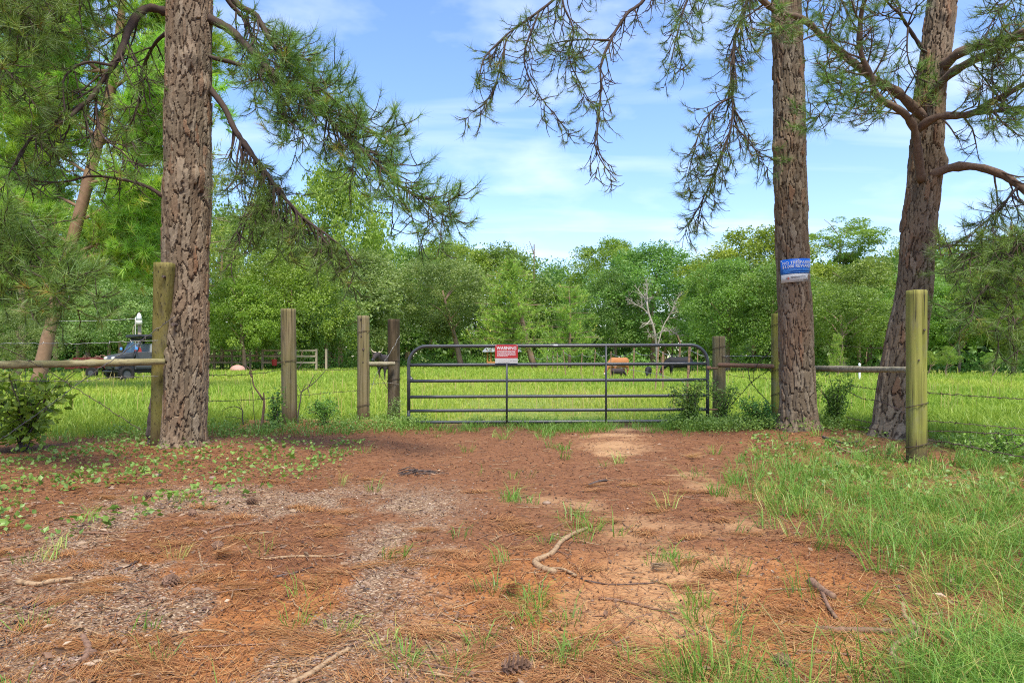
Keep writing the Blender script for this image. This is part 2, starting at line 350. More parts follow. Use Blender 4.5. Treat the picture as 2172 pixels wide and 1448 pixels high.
M['sign_red'] = flat_mat('sign_red', (0.42, 0.018, 0.016), 0.4, 0, 0.5, 0.08)
M['sign_grey'] = flat_mat('sign_grey', (0.50, 0.48, 0.44), 0.5, 0, 0.4, 0.08)
M['sign_blue'] = flat_mat('sign_blue', (0.006, 0.125, 0.54), 0.4, 0, 0.5, 0.08)
M['sign_sky'] = flat_mat('sign_light_blue', (0.09, 0.34, 0.78), 0.4, 0, 0.5, 0.05)
M['sign_ink'] = flat_mat('sign_ink', (0.16, 0.14, 0.12), 0.5, 0, 0.3, 0.1)
M['ink_red'] = flat_mat('sign_red_ink', (0.45, 0.10, 0.07), 0.5, 0, 0.3, 0.1)
M['roof_metal'] = flat_mat('sheet_metal_roof', (0.50, 0.52, 0.55), 0.4, 0.5, 0.5, 0.12)
M['cedar'] = flat_mat('orange_timber', (0.50, 0.235, 0.075), 0.8, 0, 0.2, 0.25, 6)
M['corral'] = flat_mat('weathered_boards', (0.30, 0.21, 0.13), 0.9, 0, 0.15, 0.35, 5)
M['corral_pale'] = flat_mat('pale_boards', (0.36, 0.29, 0.20), 0.9, 0, 0.15, 0.25, 5)
M['red'] = flat_mat('faded_red', (0.36, 0.035, 0.028), 0.6, 0, 0.3, 0.3)
M['maroon'] = flat_mat('maroon_paint', (0.11, 0.018, 0.015), 0.7, 0, 0.3, 0.4)
M['pink'] = flat_mat('faded_pink', (0.50, 0.27, 0.22), 0.7, 0, 0.3, 0.2)
M['seat'] = flat_mat('grey_vinyl', (0.32, 0.33, 0.32), 0.7, 0, 0.3, 0.2)
M['horn'] = flat_mat('horn', (0.55, 0.44, 0.30), 0.5, 0, 0.4, 0.2)
M['lens'] = flat_mat('lamp_glass', (0.62, 0.60, 0.50), 0.25, 0, 0.5, 0.06)
def glass_mat():
    t = NT('window_glass'); tr = t.n('BsdfTransparent'); gl = t.n('BsdfGlossy', Roughness=0.08)
    tr.inputs[0].default_value = (0.82, 0.88, 0.86, 1)
    m = t.n('MixShader', Fac=0.16); t.t.links.new(tr.outputs[0], m.inputs[1]); t.t.links.new(gl.outputs[0], m.inputs[2]); t.t.links.new(m.outputs[0], t.out.inputs[0]); return t.m
M['glass'] = glass_mat()
# ------------------------------------------------------------------ ground
PINES = {'left': (-3.985, 8.30), 'sign': (4.20, 10.0), 'fork': (5.07, 9.15)}
def GY(v): return CH * F / (v - HV)

def H(x, y):
    """ground height"""
    x = np.asarray(x, float); y = np.asarray(y, float)
    near = 1 - sstep(11.0, 16.0, y)
    h = near * (0.055 * (fbm(x * 0.8 + 3, y * 0.8, 1, 3) - 0.5) + 0.03 * (fbm(x * 5, y * 5, 7, 3) - 0.5))
    h = h - near * 0.035 * (np.exp(-((x - 0.75) / 0.38) ** 2) + np.exp(-((x + 1.05) / 0.38) ** 2))
    for cx, cy in PINES.values():
        h = h + 0.085 * np.exp(-((x - cx) ** 2 + (y - cy) ** 2) / 0.9)
    h = h + 0.06 * np.exp(-((y - 11.9) / 0.8) ** 2) * (sstep(-1.6, -2.6, x) + sstep(3.0, 4.0, x)) * near
    h = h + 0.10 * (fbm(x * 0.05 + 9, y * 0.05, 3, 3) - 0.5) * sstep(14, 40, y)
    return h
def hz(x, y): return float(H(np.array([x]), np.array([y]))[0])
def gp(u, v, dz=0.0):
    """point on the ground that stands at photo row v, column u"""
    Y = GY(v); X = (u - CU) / F * Y
    return np.array([X, Y, hz(X, Y) + dz])

def grass_edge(y): return 0.75 + (y - 2.4) * 0.36      # where the drive ends and the right-hand verge begins

def zones(x, y):
    n1 = fbm(x * 0.9 + 11, y * 0.9, 21, 4); n2 = fbm(x * 1.7, y * 1.1 + 5, 31, 4); n3 = fbm(x * 0.55, y * 2.2, 41, 4)
    near = 1 - sstep(11.3, 13.0, y)
    drive = sstep(-0.9, 0.3, x - 0.1 * y + 0.6) * (1 - sstep(-0.3, 0.9, x - grass_edge(y)))
    band = np.exp(-((x - 0.55 - 0.09 * y) / 0.70) ** 2)
    sand = near * np.clip(0.72 * band * sstep(0.34, 0.66, n3 * 0.5 + n1 * 0.5) + 0.42 * drive * sstep(0.52, 0.74, n2) + 0.35 * np.exp(-((x + 0.75) / 0.4) ** 2) * sstep(0.50, 0.70, n3), 0, 0.72)
    grav = near * (1 - sstep(5.2, 7.2, y)) * sstep(-3.4, -2.3, x + 0.15 * (y - 2)) * (1 - sstep(-0.9, 0.25, x)) * sstep(0.30, 0.52, n2)
    green = np.maximum(sstep(11.4, 12.6, y + 1.2 * (n1 - 0.5)) , 0.55 * sstep(0.0, 1.2, x - grass_edge(y)) * sstep(0.40, 0.58, n1) * near)
    clay = near * (1 - sstep(3.4, 4.8, y)) * sstep(0.42, 0.60, n1)
    return np.stack([sand, grav, green, clay], -1)

def axis(parts): return np.unique(np.concatenate([np.arange(a, b, s) for a, b, s in parts]).round(4))
gxs = axis([(-600, -100, 60), (-100, -30, 7), (-30, -7, 0.6), (-7, 7, 0.05), (7, 30, 0.6), (30, 100, 7), (100, 601, 60)])
gys = axis([(-300, -20, 40), (-20, 0, 2), (0, 1.4, 0.2), (1.4, 7, 0.035), (7, 13, 0.06), (13, 22, 0.5), (22, 60, 2), (60, 160, 6), (160, 1201, 80)])
GX, GYg = np.meshgrid(gxs, gys); gz = H(GX, GYg)
nx, ny = len(gxs), len(gys)
ii = (np.arange(ny - 1)[:, None] * nx + np.arange(nx - 1)[None, :]).ravel()
gm = MB(); gm.add(np.stack([GX.ravel(), GYg.ravel(), gz.ravel()], -1), np.stack([ii, ii + 1, ii + nx + 1, ii + nx], -1))

def ground_mat():
    t = NT('forest_floor'); p = t.pos()
    at = t.attr('zone'); sp = t.n('SeparateColor'); t.t.links.new(at.outputs['Color'], sp.inputs[0])
    sand, grav, green, clay = sp.outputs[0], sp.outputs[1], sp.outputs[2], at.outputs['Alpha']
    n_m = t.noise(p, 9, 6, 0.68); n_f = t.noise(p, 55, 5, 0.7); n_s = t.noise(t.pos((18, 46, 18)), 1.0, 5, 0.65, 0.8); n_b = t.noise(p, 1.4, 5, 0.6)
    straw = t.ramp(n_s, [(0.28, (0.068, 0.029, 0.015)), (0.46, (0.166, 0.069, 0.031)), (0.60, (0.272, 0.118, 0.050)), (0.76, (0.422, 0.226, 0.104))])
    straw = t.mix(t.math('MULTIPLY', t.math('SUBTRACT', n_f, 0.5, True), 2.4, True), straw, (0.105, 0.041, 0.021))
    straw = t.mix(t.math('MULTIPLY', n_b, 0.55), straw, t.mix(n_f, (0.111, 0.057, 0.031), (0.300, 0.163, 0.083)))
    sandc = t.mix(n_f, (0.407, 0.230, 0.109), (0.599, 0.388, 0.199)); sandc = t.mix(t.math('MULTIPLY', t.math('SUBTRACT', n_m, 0.48, True), 3.0, True), sandc, (0.333, 0.152, 0.064))
    vo = t.n('TexVoronoi', Scale=95.0); t.t.links.new(p, vo.inputs['Vector']); vs = t.n('SeparateColor'); t.t.links.new(vo.outputs['Color'], vs.inputs[0])
    gravc = t.ramp(vs.outputs[0], [(0.0, (0.086, 0.047, 0.028)), (0.45, (0.193, 0.118, 0.067)), (0.8, (0.311, 0.209, 0.129)), (1.0, (0.531, 0.408, 0.268))])
    clayc = t.mix(n_m, (0.256, 0.096, 0.031), (0.444, 0.192, 0.064))
    grn = t.ramp(t.noise(p, 2.3, 5, 0.65), [(0.3, (0.10, 0.15, 0.028)), (0.55, (0.19, 0.24, 0.045)), (0.75, (0.300, 0.251, 0.067))])
    def soft(z, amt=0.9):   # broken edge
        return t.math('MULTIPLY', t.math('SUBTRACT', t.math('ADD', z, t.math('MULTIPLY', t.math('SUBTRACT', n_m, 0.5), amt)), 0.30, True), 1.7, True)
    c = t.mix(soft(clay), straw, clayc); c = t.mix(soft(grav), c, gravc); c = t.mix(soft(sand), c, sandc); c = t.mix(soft(green, 0.7), c, grn)
    hgt = t.math('ADD', t.math('MULTIPLY', n_m, 0.6), t.math('ADD', t.math('MULTIPLY', n_f, 0.35), t.math('MULTIPLY', n_s, 0.35)))
    return t.bsdf(c, 0.95, hgt, 0.9, 0.03, 0, 0.12)
M['ground'] = ground_mat()
ground = gm.build('ground', M['ground'], None, True, {'zone': zones(GX.ravel(), GYg.ravel())}); tag(ground, kind='structure')

# ------------------------------------------------------------------ bark trunks
def bark_trunk(name, cl, parent, nseg=112, dz=0.022, depth=0.034, seed=1, cell=(0.052, 0.30), knots=()):
    """cl: rows (x, y, z, radius) up the trunk; the plates of bark are displaced geometry"""
    cl = np.asarray(cl, float); zz = np.r_[np.arange(cl[0, 2], min(5.9, cl[-1, 2]), dz), np.arange(5.9, cl[-1, 2], 0.12)]; n = len(zz)
    C0 = catmull(cl[:, :3], 300); C = np.stack([np.interp(zz, C0[:, 2], C0[:, 0]), np.interp(zz, C0[:, 2], C0[:, 1]), zz], -1); R = np.interp(zz, cl[:, 2], cl[:, 3])
    th = np.linspace(0, 2 * math.pi, nseg, endpoint=False)
    TH, ZZ = np.meshgrid(th, zz); RR = R[:, None] * np.ones_like(TH)
    rm = cl[:, 3].mean(); ncell = max(8, int(2 * math.pi * rm / cell[0]))
    wx = TH / (2 * math.pi) * ncell + 2.2 * (fbm(np.cos(TH) * 2.5 + 3, ZZ * 3.2 + np.sin(TH) * 2.5, seed, 3) - 0.5); wz = ZZ / cell[1] + 0.9 * (fbm(np.cos(TH) * 5 + 9, ZZ * 7 + np.sin(TH) * 5, seed + 4, 3) - 0.5)
    ix, iz = np.floor(wx), np.floor(wz); d1 = np.full(TH.shape, 9.0); d2 = d1.copy(); idv = np.zeros_like(d1)
    for a in (-1, 0, 1):
        for b in (-1, 0, 1):
            jx, jz = ix + a, iz + b; kx = np.mod(jx, ncell)
            qx = jx + 0.5 + 0.85 * (hash2(kx, jz, seed) - 0.5); qz = jz + 0.5 + 0.9 * (hash2(kx, jz, seed + 17) - 0.5)
            d = np.hypot(wx - qx, wz - qz); nearer = d < d1
            d2 = np.where(nearer, d1, np.minimum(d2, d)); idv = np.where(nearer, hash2(kx, jz, seed + 31), idv); d1 = np.where(nearer, d, d1)
    edge = np.clip((d2 - d1) * 1.6, 0, 1); lev = np.floor(fbm(np.cos(TH) * 6 + 30, ZZ * 9 + np.sin(TH) * 6, seed + 12, 4) * 9) / 9
    fine = fbm(np.cos(TH) * 14 + 20, ZZ * 22 + np.sin(TH) * 14, seed + 9, 3)
    RR = RR + depth * (sstep(0.0, 0.30, edge + 0.22 * (fine - 0.5)) - 0.8) * (0.45 + 0.55 * idv) + 0.016 * (idv - 0.5) + 0.018 * (lev - 0.5) + 0.010 * (fine - 0.5) + rm * 0.10 * (fbm(np.cos(TH) * 1.3 + 5, ZZ * 0.8 + np.sin(TH) * 1.3, seed + 3, 2) - 0.5)
    RR = RR * (1 + 0.16 * np.exp(-np.clip(ZZ - cl[0, 2] - 0.12, 0, 9) / 0.14) * np.sin(5 * TH + 1.3 * seed + 0.8 * np.sin(2 * TH)))      # root flare
    for kth, kz, ks, kd in knots:       # angle, height, size, how far it stands out
        dt = np.angle(np.exp(1j * (TH - kth))) * rm
        RR = RR + kd * np.exp(-(dt ** 2 + (ZZ - kz) ** 2) / ks ** 2)
    V = np.stack([C[:, None, 0] + RR * np.cos(TH), C[:, None, 1] + RR * np.sin(TH), ZZ], -1).reshape(-1, 3)
    i = np.arange(n - 1)[:, None] * nseg; j = np.arange(nseg)[None, :]; k = (j + 1) % nseg
    m = MB(); m.add(V, np.stack([i + j, i + k, i + nseg + k, i + nseg + j], -1).reshape(-1, 4))
    return m.build(name, M['bark'], parent, False, {'plate': idv.ravel(), 'edge': edge.ravel()})

# ------------------------------------------------------------------ pine branches and needles
def needles(T, rng, per=26, length=0.16, width=0.0042, spread=0.75, droop=0.10):
    """T: list of (position, direction, scale); a whorl of thin needles at each"""
    P = np.array([t[0] for t in T]); D = nz(np.array([t[1] for t in T])); S = np.array([t[2] for t in T])
    n = len(P); N = n * per
    p = np.repeat(P, per, 0); d = np.repeat(D, per, 0); s = np.repeat(S, per)
    q = nz(rng.normal(size=(N, 3))); w = nz(d * rng.uniform(0.25, 1.3, (N, 1)) + q * spread); w[:, 2] -= droop * rng.random(N)
    w = nz(w); o = p - d * (rng.random((N, 1)) * 0.10 * s[:, None]); L = (length * s * rng.uniform(0.65, 1.15, N))[:, None]
    b = nz(np.cross(w, nz(rng.normal(size=(N, 3))))) * (width * 0.5 * (0.7 + 0.6 * rng.random((N, 1))))
    V = np.stack([o - b, o + b, o + w * L], 1).reshape(-1, 3); Fc = np.arange(3 * N).reshape(-1, 3)
    tr = np.repeat(np.clip(rng.normal(0.45, 0.22, n), 0, 1), per); rn = np.clip(tr + rng.normal(0, 0.10, N), 0, 1)
    return V, Fc, np.repeat(rn, 3)

def limb(parent, pts, r0, r1, rng, nsub=20, slen=(0.5, 1.0), start=0.25, droop=0.5, tuft=0.75, tscale=1.0, bare=False, per=26, sub=4, fwd=0.7, mat=None, nmat=None, width=0.0042, seg=8, length=0.16):
    """a limb through pts with side twigs and needle whorls: one 'branch' part carrying its 'needles'"""
    C = catmull(pts, max(12, 5 * len(pts))); n = len(C)
    C = C + np.cumsum(rng.normal(0, 0.004, C.shape), 0) * np.linspace(0, 1, n)[:, None]
    t = np.linspace(0, 1, n); R = r0 + (r1 - r0) * t ** 0.8
    wood = MB(); V, Fc = tube(C, R * (1 + 0.10 * rng.normal(size=n)), seg); wood.add(V, Fc)
    T = nz(np.gradient(C, axis=0)); tips = []
    def path(p, d, L, k, dr, up):
        P = [p]; d = nz(d)
        for i in range(k):
            f = (i + 1) / k
            d = nz(d + np.array([0, 0, -dr * (1 - f) * 0.6 + up * f * f]) + rng.normal(0, 0.13, 3)); P.append(P[-1] + d * L / k)
        return np.array(P)
    for i in range(nsub):
        f = start + (1 - start) * (i + rng.random()) / nsub; a = min(int(f * (n - 1)), n - 2); p = C[a]
        pr = rng.normal(size=3); pr -= T[a] * pr.dot(T[a]); pr = nz(pr)
        d = T[a] * fwd + pr * 0.85 + np.array([0, 0, -droop * 0.6]); L = rng.uniform(*slen) * (1 - 0.35 * f)
        P = path(p, d, L, 6, droop, 0.35); r = min(R[a] * 0.6, 0.014)
        V, Fc = tube(P, np.linspace(r, 0.0035, len(P)), 5, False); wood.add(V, Fc)
        if not bare and rng.random() < tuft: tips.append((P[-1], P[-1] - P[-2], tscale * rng.uniform(0.8, 1.15)))
        for k in range(rng.integers(max(1, sub - 1), sub + 2)):
            g = rng.uniform(0.25, 0.95); b = min(int(g * 6), 5); q = P[b] + (P[b + 1] - P[b]) * rng.random(); tq = nz(P[b + 1] - P[b])
            pr = nz(rng.normal(size=3)); Q = path(q, tq * 0.6 + pr * 0.8 + np.array([0, 0, -0.25 * droop]), rng.uniform(0.16, 0.42) * (0.6 + 0.5 * L), 4, droop * 0.5, 0.45)
            V, Fc = tube(Q, np.linspace(0.0065, 0.0028, len(Q)), 4, False); wood.add(V, Fc)
            if not bare and rng.random() < tuft:
                tips.append((Q[-1], Q[-1] - Q[-2], tscale * rng.uniform(0.75, 1.15)))
                if rng.random() < 0.5: tips.append((Q[-2], Q[-1] - Q[-2], tscale * rng.uniform(0.6, 0.9)))
    if not bare and tuft > 0: tips.append((C[-1], T[-1], tscale))
    br = wood.build('branch', mat or (M['limb'] if r0 >= 0.028 and str(parent.get('label', '')).startswith('leaning') else M['twig']), parent, True)
    if tips:
        nb = MB(); V, Fc, rn = needles(tips, rng, per, length, width); nb.add(V, Fc, 0, rn); nb.build('needles', nmat or M['needle'], br)
    return br, tips

def pl(Y0, Y1, pts):
    """photo points along a limb whose distance runs from Y0 to Y1"""
    k = len(pts); return [px(u, v, Y0 + (Y1 - Y0) * i / max(k - 1, 1)) for i, (u, v) in enumerate(pts)]

R_ = np.random.default_rng
# left pine --------------------------------------------------------
def root_at(x, y): return (x, y, hz(x, y))
def rel(root, P): return [np.asarray(p) - np.array(root.location) for p in P]
class Rel:
    """limb() in world coordinates under a root that stands elsewhere"""
def wl_limb(root, pts, *a, **k):
    return limb(root, rel(root, pts), *a, **k)
def trunk_rows(rows, Y, root, lean=0.0):
    out = []
    for u, v, w in rows:
        p = px(u, v, Y); out.append([p[0] - root.location[0], p[1] - root.location[1] + lean * (p[2]), p[2] - root.location[2], w / F * Y / 2])
    return out

t1 = empty('pine_tree', root_at(*PINES['left']), 'thick pine trunk beside the corner post, with the log rail running up to it', 'tree', 'pines at the gateway')
rows = [(391, 985, 150), (390, 962, 124), (390, 935, 93), (391, 900, 86), (394, 820, 86), (395, 700, 87), (394, 560, 91), (396, 440, 93), (397, 400, 95), (398, 350, 90), (399, 200, 88), (403, 0, 88), (406, -200, 84), (410, -500, 74), (414, -900, 57), (416, -1300, 36)]
bark_trunk('trunk', trunk_rows(rows, 8.30, t1), t1, 140, 0.018, 0.036, 3, knots=[(-0.9, px(0, 395, 8.3)[2], 0.13, 0.06), (-1.1, px(0, 150, 8.3)[2], 0.10, 0.05), (-0.3, px(0, 200, 8.3)[2], 0.09, 0.04)])
r = R_(11)
wl_limb(t1, pl(8.3, 7.2, [(365, 30), (318, 17), (292, 33), (272, 66), (259, 106), (239, 142), (212, 179), (199, 206), (166, 235), (146, 252), (93, 275), (60, 308), (33, 358)]), 0.055, 0.012, r, 26, (0.45, 0.95), 0.15, 0.55, 0.72, 1.0, per=28, sub=5)
wl_limb(t1, pl(7.6, 7.3, [(239, 139), (182, 133), (138, 160), (132, 199), (136, 250)]), 0.018, 0.006, r, 9, (0.3, 0.6), 0.3, 0.5, 0.6)
wl_limb(t1, pl(7.7, 7.6, [(203, 208), (206, 252), (222, 295), (262, 330), (300, 380)]), 0.016, 0.006, r, 9, (0.3, 0.6), 0.3, 0.5, 0.35)
wl_limb(t1, pl(8.3, 7.3, [(440, 38), (487, 63), (524, 99), (557, 133), (597, 172), (646, 199), (689, 242), (737, 287), (807, 346), (862, 398), (921, 424), (955, 440)]), 0.055, 0.010, r, 74, (0.45, 1.0), 0.22, 0.32, 0.97, 1.1, per=34, sub=5)
wl_limb(t1, pl(8.3, 7.9, [(440, -120), (497, 0), (544, 33), (577, 90), (625, 150), (690, 200), (760, 262), (830, 300)]), 0.05, 0.010, r, 46, (0.4, 0.9), 0.3, 0.25, 0.97, 1.1, per=34, sub=5)
wl_limb(t1, pl(8.4, 8.6, [(440, -60), (487, 7), (520, 45), (543, 92), (590, 120), (640, 130)]), 0.04, 0.010, r, 22, (0.4, 0.8), 0.35, 0.3, 0.85, 1.0, sub=4)
wl_limb(t1, pl(8.3, 7.6, [(438, 180), (474, 225), (497, 272), (527, 315), (560, 358), (597, 408), (640, 455), (690, 490), (730, 520)]), 0.045, 0.010, r, 58, (0.45, 1.0), 0.25, 0.85, 0.9, 1.0, per=30, sub=5)
wl_limb(t1, pl(7.95, 7.7, [(560, 358), (540, 420), (520, 470), (500, 520)]), 0.016, 0.006, r, 9, (0.3, 0.7), 0.2, 0.8, 0.5)
wl_limb(t1, pl(8.3, 7.8, [(440, 120), (500, 135), (550, 150), (600, 210), (640, 280)]), 0.03, 0.008, r, 16, (0.4, 0.8), 0.3, 0.5, 0.6)
wl_limb(t1, pl(8.2, 7.4, [(380, -150), (300, -120), (220, -60), (140, -10), (60, 40), (0, 60)]), 0.05, 0.01, r, 46, (0.45, 0.95), 0.3, 0.4, 0.95, 1.1, per=32, sub=5)
wl_limb(t1, pl(8.4, 9.6, [(370, 60), (330, 90), (300, 150), (290, 220), (270, 280)]), 0.03, 0.008, r, 18, (0.4, 0.9), 0.25, 0.5, 0.7)
wl_limb(t1, pl(8.3, 8.2, [(350, 420), (320, 400), (280, 385), (200, 372), (120, 385), (20, 378)]), 0.022, 0.007, r, 12, (0.3, 0.6), 0.3, 0.2, 0.35)

# pine just outside the left edge: only its dark bough reaches into the picture
t0 = empty('pine_tree', root_at(-6.9, 6.9), 'pine mostly outside the left edge, only its dark needled boughs showing at the edge', 'tree', 'pines at the gateway')
bark_trunk('trunk', [(0, 0, -0.1, 0.26), (0, 0, 0.5, 0.22), (0.02, 0, 3, 0.2), (0.05, 0, 7, 0.15), (0.05, 0, 10, 0.08)], t0, 48, 0.08, 0.02, 9)
r = R_(12)
wl_limb(t0, pl(6.9, 6.3, [(-360, 480), (-220, 470), (-100, 500), (-20, 540), (60, 575), (120, 600), (165, 612)]), 0.05, 0.008, r, 34, (0.35, 0.8), 0.45, 0.3, 1.0, 1.1, per=36, sub=5)
wl_limb(t0, pl(6.9, 6.5, [(-360, 420), (-200, 440), (-90, 470), (0, 490), (60, 520), (100, 560)]), 0.04, 0.008, r, 26, (0.3, 0.7), 0.5, 0.3, 1.0, 1.1, per=36, sub=5)
wl_limb(t0, pl(6.9, 6.9, [(-360, 150), (-220, 140), (-100, 100), (-20, 120), (40, 180)]), 0.04, 0.008, r, 26, (0.4, 0.8), 0.40, 0.3, 0.97, 1.15, per=36, sub=5)
wl_limb(t0, pl(6.9, 7.2, [(-360, -100), (-200, -60), (-60, -20), (40, 20), (90, 60)]), 0.04, 0.008, r, 26, (0.4, 0.8), 0.35, 0.3, 0.97, 1.15, per=36, sub=5)

# pine with the blue sign -------------------------------------------
t2 = empty('pine_tree', root_at(*PINES['sign']), 'straight pine trunk with a blue sign wrapped round it', 'tree', 'pines at the gateway')
rows = [(1699, 945, 138), (1697, 922, 106), (1694, 890, 80), (1692, 850, 73), (1688, 700, 68), (1682, 560, 64), (1677, 400, 65), (1674, 200, 62), (1669, 30, 58), (1664, -200, 55), (1660, -500, 48), (1656, -800, 40), (1654, -1100, 28)]
bark_trunk('trunk', trunk_rows(rows, 10.0, t2), t2, 120, 0.022, 0.032, 5, knots=[(-1.6, px(0, 247, 10)[2], 0.10, 0.05), (-1.7, px(0, 330, 10)[2], 0.08, 0.045), (-2.9, px(0, 330, 10)[2], 0.10, 0.05), (-1.5, px(0, 455, 10)[2], 0.08, 0.035)])
r = R_(13)
wl_limb(t2, pl(9.7, 8.6, [(1660, -560), (1560, -330), (1440, -120), (1363, 0), (1326, 30), (1293, 85), (1271, 140), (1269, 192), (1263, 258), (1252, 313), (1268, 352), (1297, 392)]), 0.055, 0.006, r, 30, (0.3, 0.65), 0.45, 0.8, 0.22, 0.8, per=20, sub=4, width=0.0036)
wl_limb(t2, pl(8.9, 8.7, [(1293, 86), (1250, 86), (1210, 90), (1171, 99)]), 0.016, 0.006, r, 9, (0.3, 0.5), 0.2, 0.5, 0.8, 0.85, per=22)
wl_limb(t2, pl(9.7, 8.4, [(1658, -620), (1500, -380), (1330, -140), (1175, 0), (1138, 30), (1090, 66), (1057, 96), (1028, 129), (1017, 173)]), 0.055, 0.008, r, 30, (0.35, 0.75), 0.58, 0.7, 0.75, 0.85, per=22, sub=4)
wl_limb(t2, pl(8.7, 8.5, [(1220, -40), (1193, 0), (1216, 63), (1208, 121), (1238, 184), (1263, 228)]), 0.018, 0.005, r, 18, (0.25, 0.55), 0.1, 0.7, 0.8, 0.85, per=22, sub=4)
wl_limb(t2, pl(8.6, 8.5, [(1142, 29), (1116, 99), (1116, 147), (1142, 199), (1179, 243), (1208, 280)]), 0.014, 0.005, r, 18, (0.2, 0.45), 0.1, 0.7, 0.75, 0.85, per=22, sub=3)
wl_limb(t2, pl(8.6, 8.4, [(1075, 80), (1062, 140), (1045, 200), (1010, 240)]), 0.012, 0.005, r, 12, (0.2, 0.45), 0.1, 0.8, 0.85, 0.85, per=22, sub=3)
wl_limb(t2, pl(9.8, 9.2, [(1662, -300), (1610, -110), (1581, 21), (1560, 78), (1555, 160), (1555, 249), (1542, 302), (1517, 373), (1471, 462)]), 0.045, 0.007, r, 60, (0.35, 0.85), 0.28, 0.75, 0.8, 0.9, per=24, sub=5)
wl_limb(t2, pl(9.3, 9.0, [(1555, 205), (1520, 225), (1489, 266), (1470, 330), (1450, 400)]), 0.015, 0.005, r, 18, (0.25, 0.55), 0.1, 0.7, 0.85, 0.9, sub=4)
wl_limb(t2, pl(9.3, 9.2, [(1556, 266), (1580, 290), (1605, 318), (1642, 334)]), 0.012, 0.005, r, 10, (0.25, 0.5), 0.1, 0.6, 0.6, 0.85)
wl_limb(t2, pl(9.7, 9.0, [(1662, -260), (1560, -120), (1470, -20), (1440, 60), (1420, 140)]), 0.035, 0.007, r, 30, (0.35, 0.8), 0.35, 0.6, 0.85, 0.9, sub=4)
wl_limb(t2, pl(9.8, 9.3, [(1665, 60), (1640, 56), (1612, 50)]), 0.028, 0.012, r, 2, (0.2, 0.3), 0.5, 0.3, 0.5)
wl_limb(t2, pl(9.8, 9.2, [(1664, -200), (1700, -120), (1760, -40), (1800, 40), (1830, 110)]), 0.03, 0.007, r, 24, (0.35, 0.8), 0.35, 0.5, 0.8, 0.95, sub=4)

# forked, leaning pine behind the yellow post ------------------------
t3 = empty('pine_tree', root_at(*PINES['fork']), 'leaning pine with thick spreading limbs, behind the mossy yellow-green post', 'tree', 'pines at the gateway')
rows = [(1886, 962, 150), (1890, 940, 114), (1898, 900, 90), (1910, 800, 84), (1925, 700, 76), (1938, 620, 69), (1948, 480, 66), (1962, 370, 64), (1973, 200, 58), (1985, 100, 57), (1997, 0, 56), (2020, -200, 50), (2040, -500, 42), (2050, -800, 30)]
bark_trunk('trunk', trunk_rows(rows, 9.15, t3), t3, 120, 0.022, 0.032, 8, knots=[(-1.9, px(0, 515, 9.15)[2], 0.10, 0.05), (-0.2, px(0, 520, 9.15)[2], 0.09, 0.05), (-0.3, px(0, 362, 9.15)[2], 0.12, 0.06), (-1.7, px(0, 60, 9.15)[2], 0.08, 0.05)])
r = R_(14)
wl_limb(t3, pl(9.0, 7.9, [(1954, 385), (1948, 330), (1940, 274), (1915, 238), (1862, 206), (1851, 167), (1827, 107), (1830, 28), (1841, -10), (1860, -140)]), 0.062, 0.02, r, 22, (0.35, 0.8), 0.25, 0.2, 0.85, 0.95, sub=4)
wl_limb(t3, pl(9.0, 8.0, [(1960, 250), (1937, 228), (1898, 192), (1858, 171), (1798, 121), (1748, 78), (1702, 39), (1642, 21), (1620, 0), (1560, -50)]), 0.062, 0.03, r, 34, (0.4, 0.85), 0.15, 0.3, 0.9, 1.0, per=28, sub=5)
wl_limb(t3, pl(8.85, 7.6, [(1943, 278), (1986, 249), (2057, 242), (2111, 213), (2172, 181), (2260, 130)]), 0.058, 0.03, r, 16, (0.35, 0.8), 0.2, 0.2, 0.85, 0.95)
wl_limb(t3, pl(8.3, 7.7, [(2057, 242), (2110, 236), (2172, 227), (2260, 220)]), 0.03, 0.015, r, 14, (0.3, 0.7), 0.2, 0.3, 0.85, 0.95)
wl_limb(t3, pl(9.1, 8.3, [(1990, 145), (2011, 131), (2040, 110), (2111, 89), (2172, 75), (2280, 60)]), 0.075, 0.045, r, 12, (0.4, 0.8), 0.4, 0.2, 0.8, 0.95)
wl_limb(t3, pl(8.95, 7.4, [(1976, 196), (2022, 153), (2075, 124), (2129, 96), (2172, 67), (2260, 20)]), 0.065, 0.035, r, 14, (0.4, 0.8), 0.35, 0.2, 0.85, 0.95)
wl_limb(t3, pl(9.0, 8.2, [(1972, 372), (2022, 355), (2075, 355), (2129, 373), (2172, 402), (2240, 470), (2290, 560)]), 0.06, 0.03, r, 18, (0.4, 0.9), 0.3, 0.6, 0.85, 1.0)
wl_limb(t3, pl(8.5, 8.0, [(2160, 395), (2130, 430), (2090, 470), (2050, 510)]), 0.018, 0.006, r, 20, (0.35, 0.8), 0.1, 0.6, 0.95, 1.0, per=28)
wl_limb(t3, pl(8.3, 7.6, [(2200, 430), (2170, 500), (2130, 560), (2095, 605), (2055, 650)]), 0.02, 0.006, r, 26, (0.4, 0.9), 0.05, 0.7, 1.0, 1.05, per=30, sub=5)
wl_limb(t3, pl(8.2, 7.5, [(2240, 470), (2200, 560), (2165, 610), (2135, 650), (2120, 690)]), 0.02, 0.006, r, 18, (0.4, 0.9), 0.05, 0.7, 0.95, 1.05, per=30, sub=5)
wl_limb(t3, pl(8.3, 7.7, [(2225, 450), (2180, 500), (2110, 530), (2040, 560)]), 0.02, 0.006, r, 30, (0.4, 0.8), 0.05, 0.5, 1.0, 1.05, per=30, sub=5)
wl_limb(t3, pl(9.1, 8.8, [(1968, 521), (1990, 521), (2050, 520), (2085, 517), (2115, 514)]), 0.022, 0.010, r, 2, (0.1, 0.2), 0.5, 0.2, 0.0, bare=True)
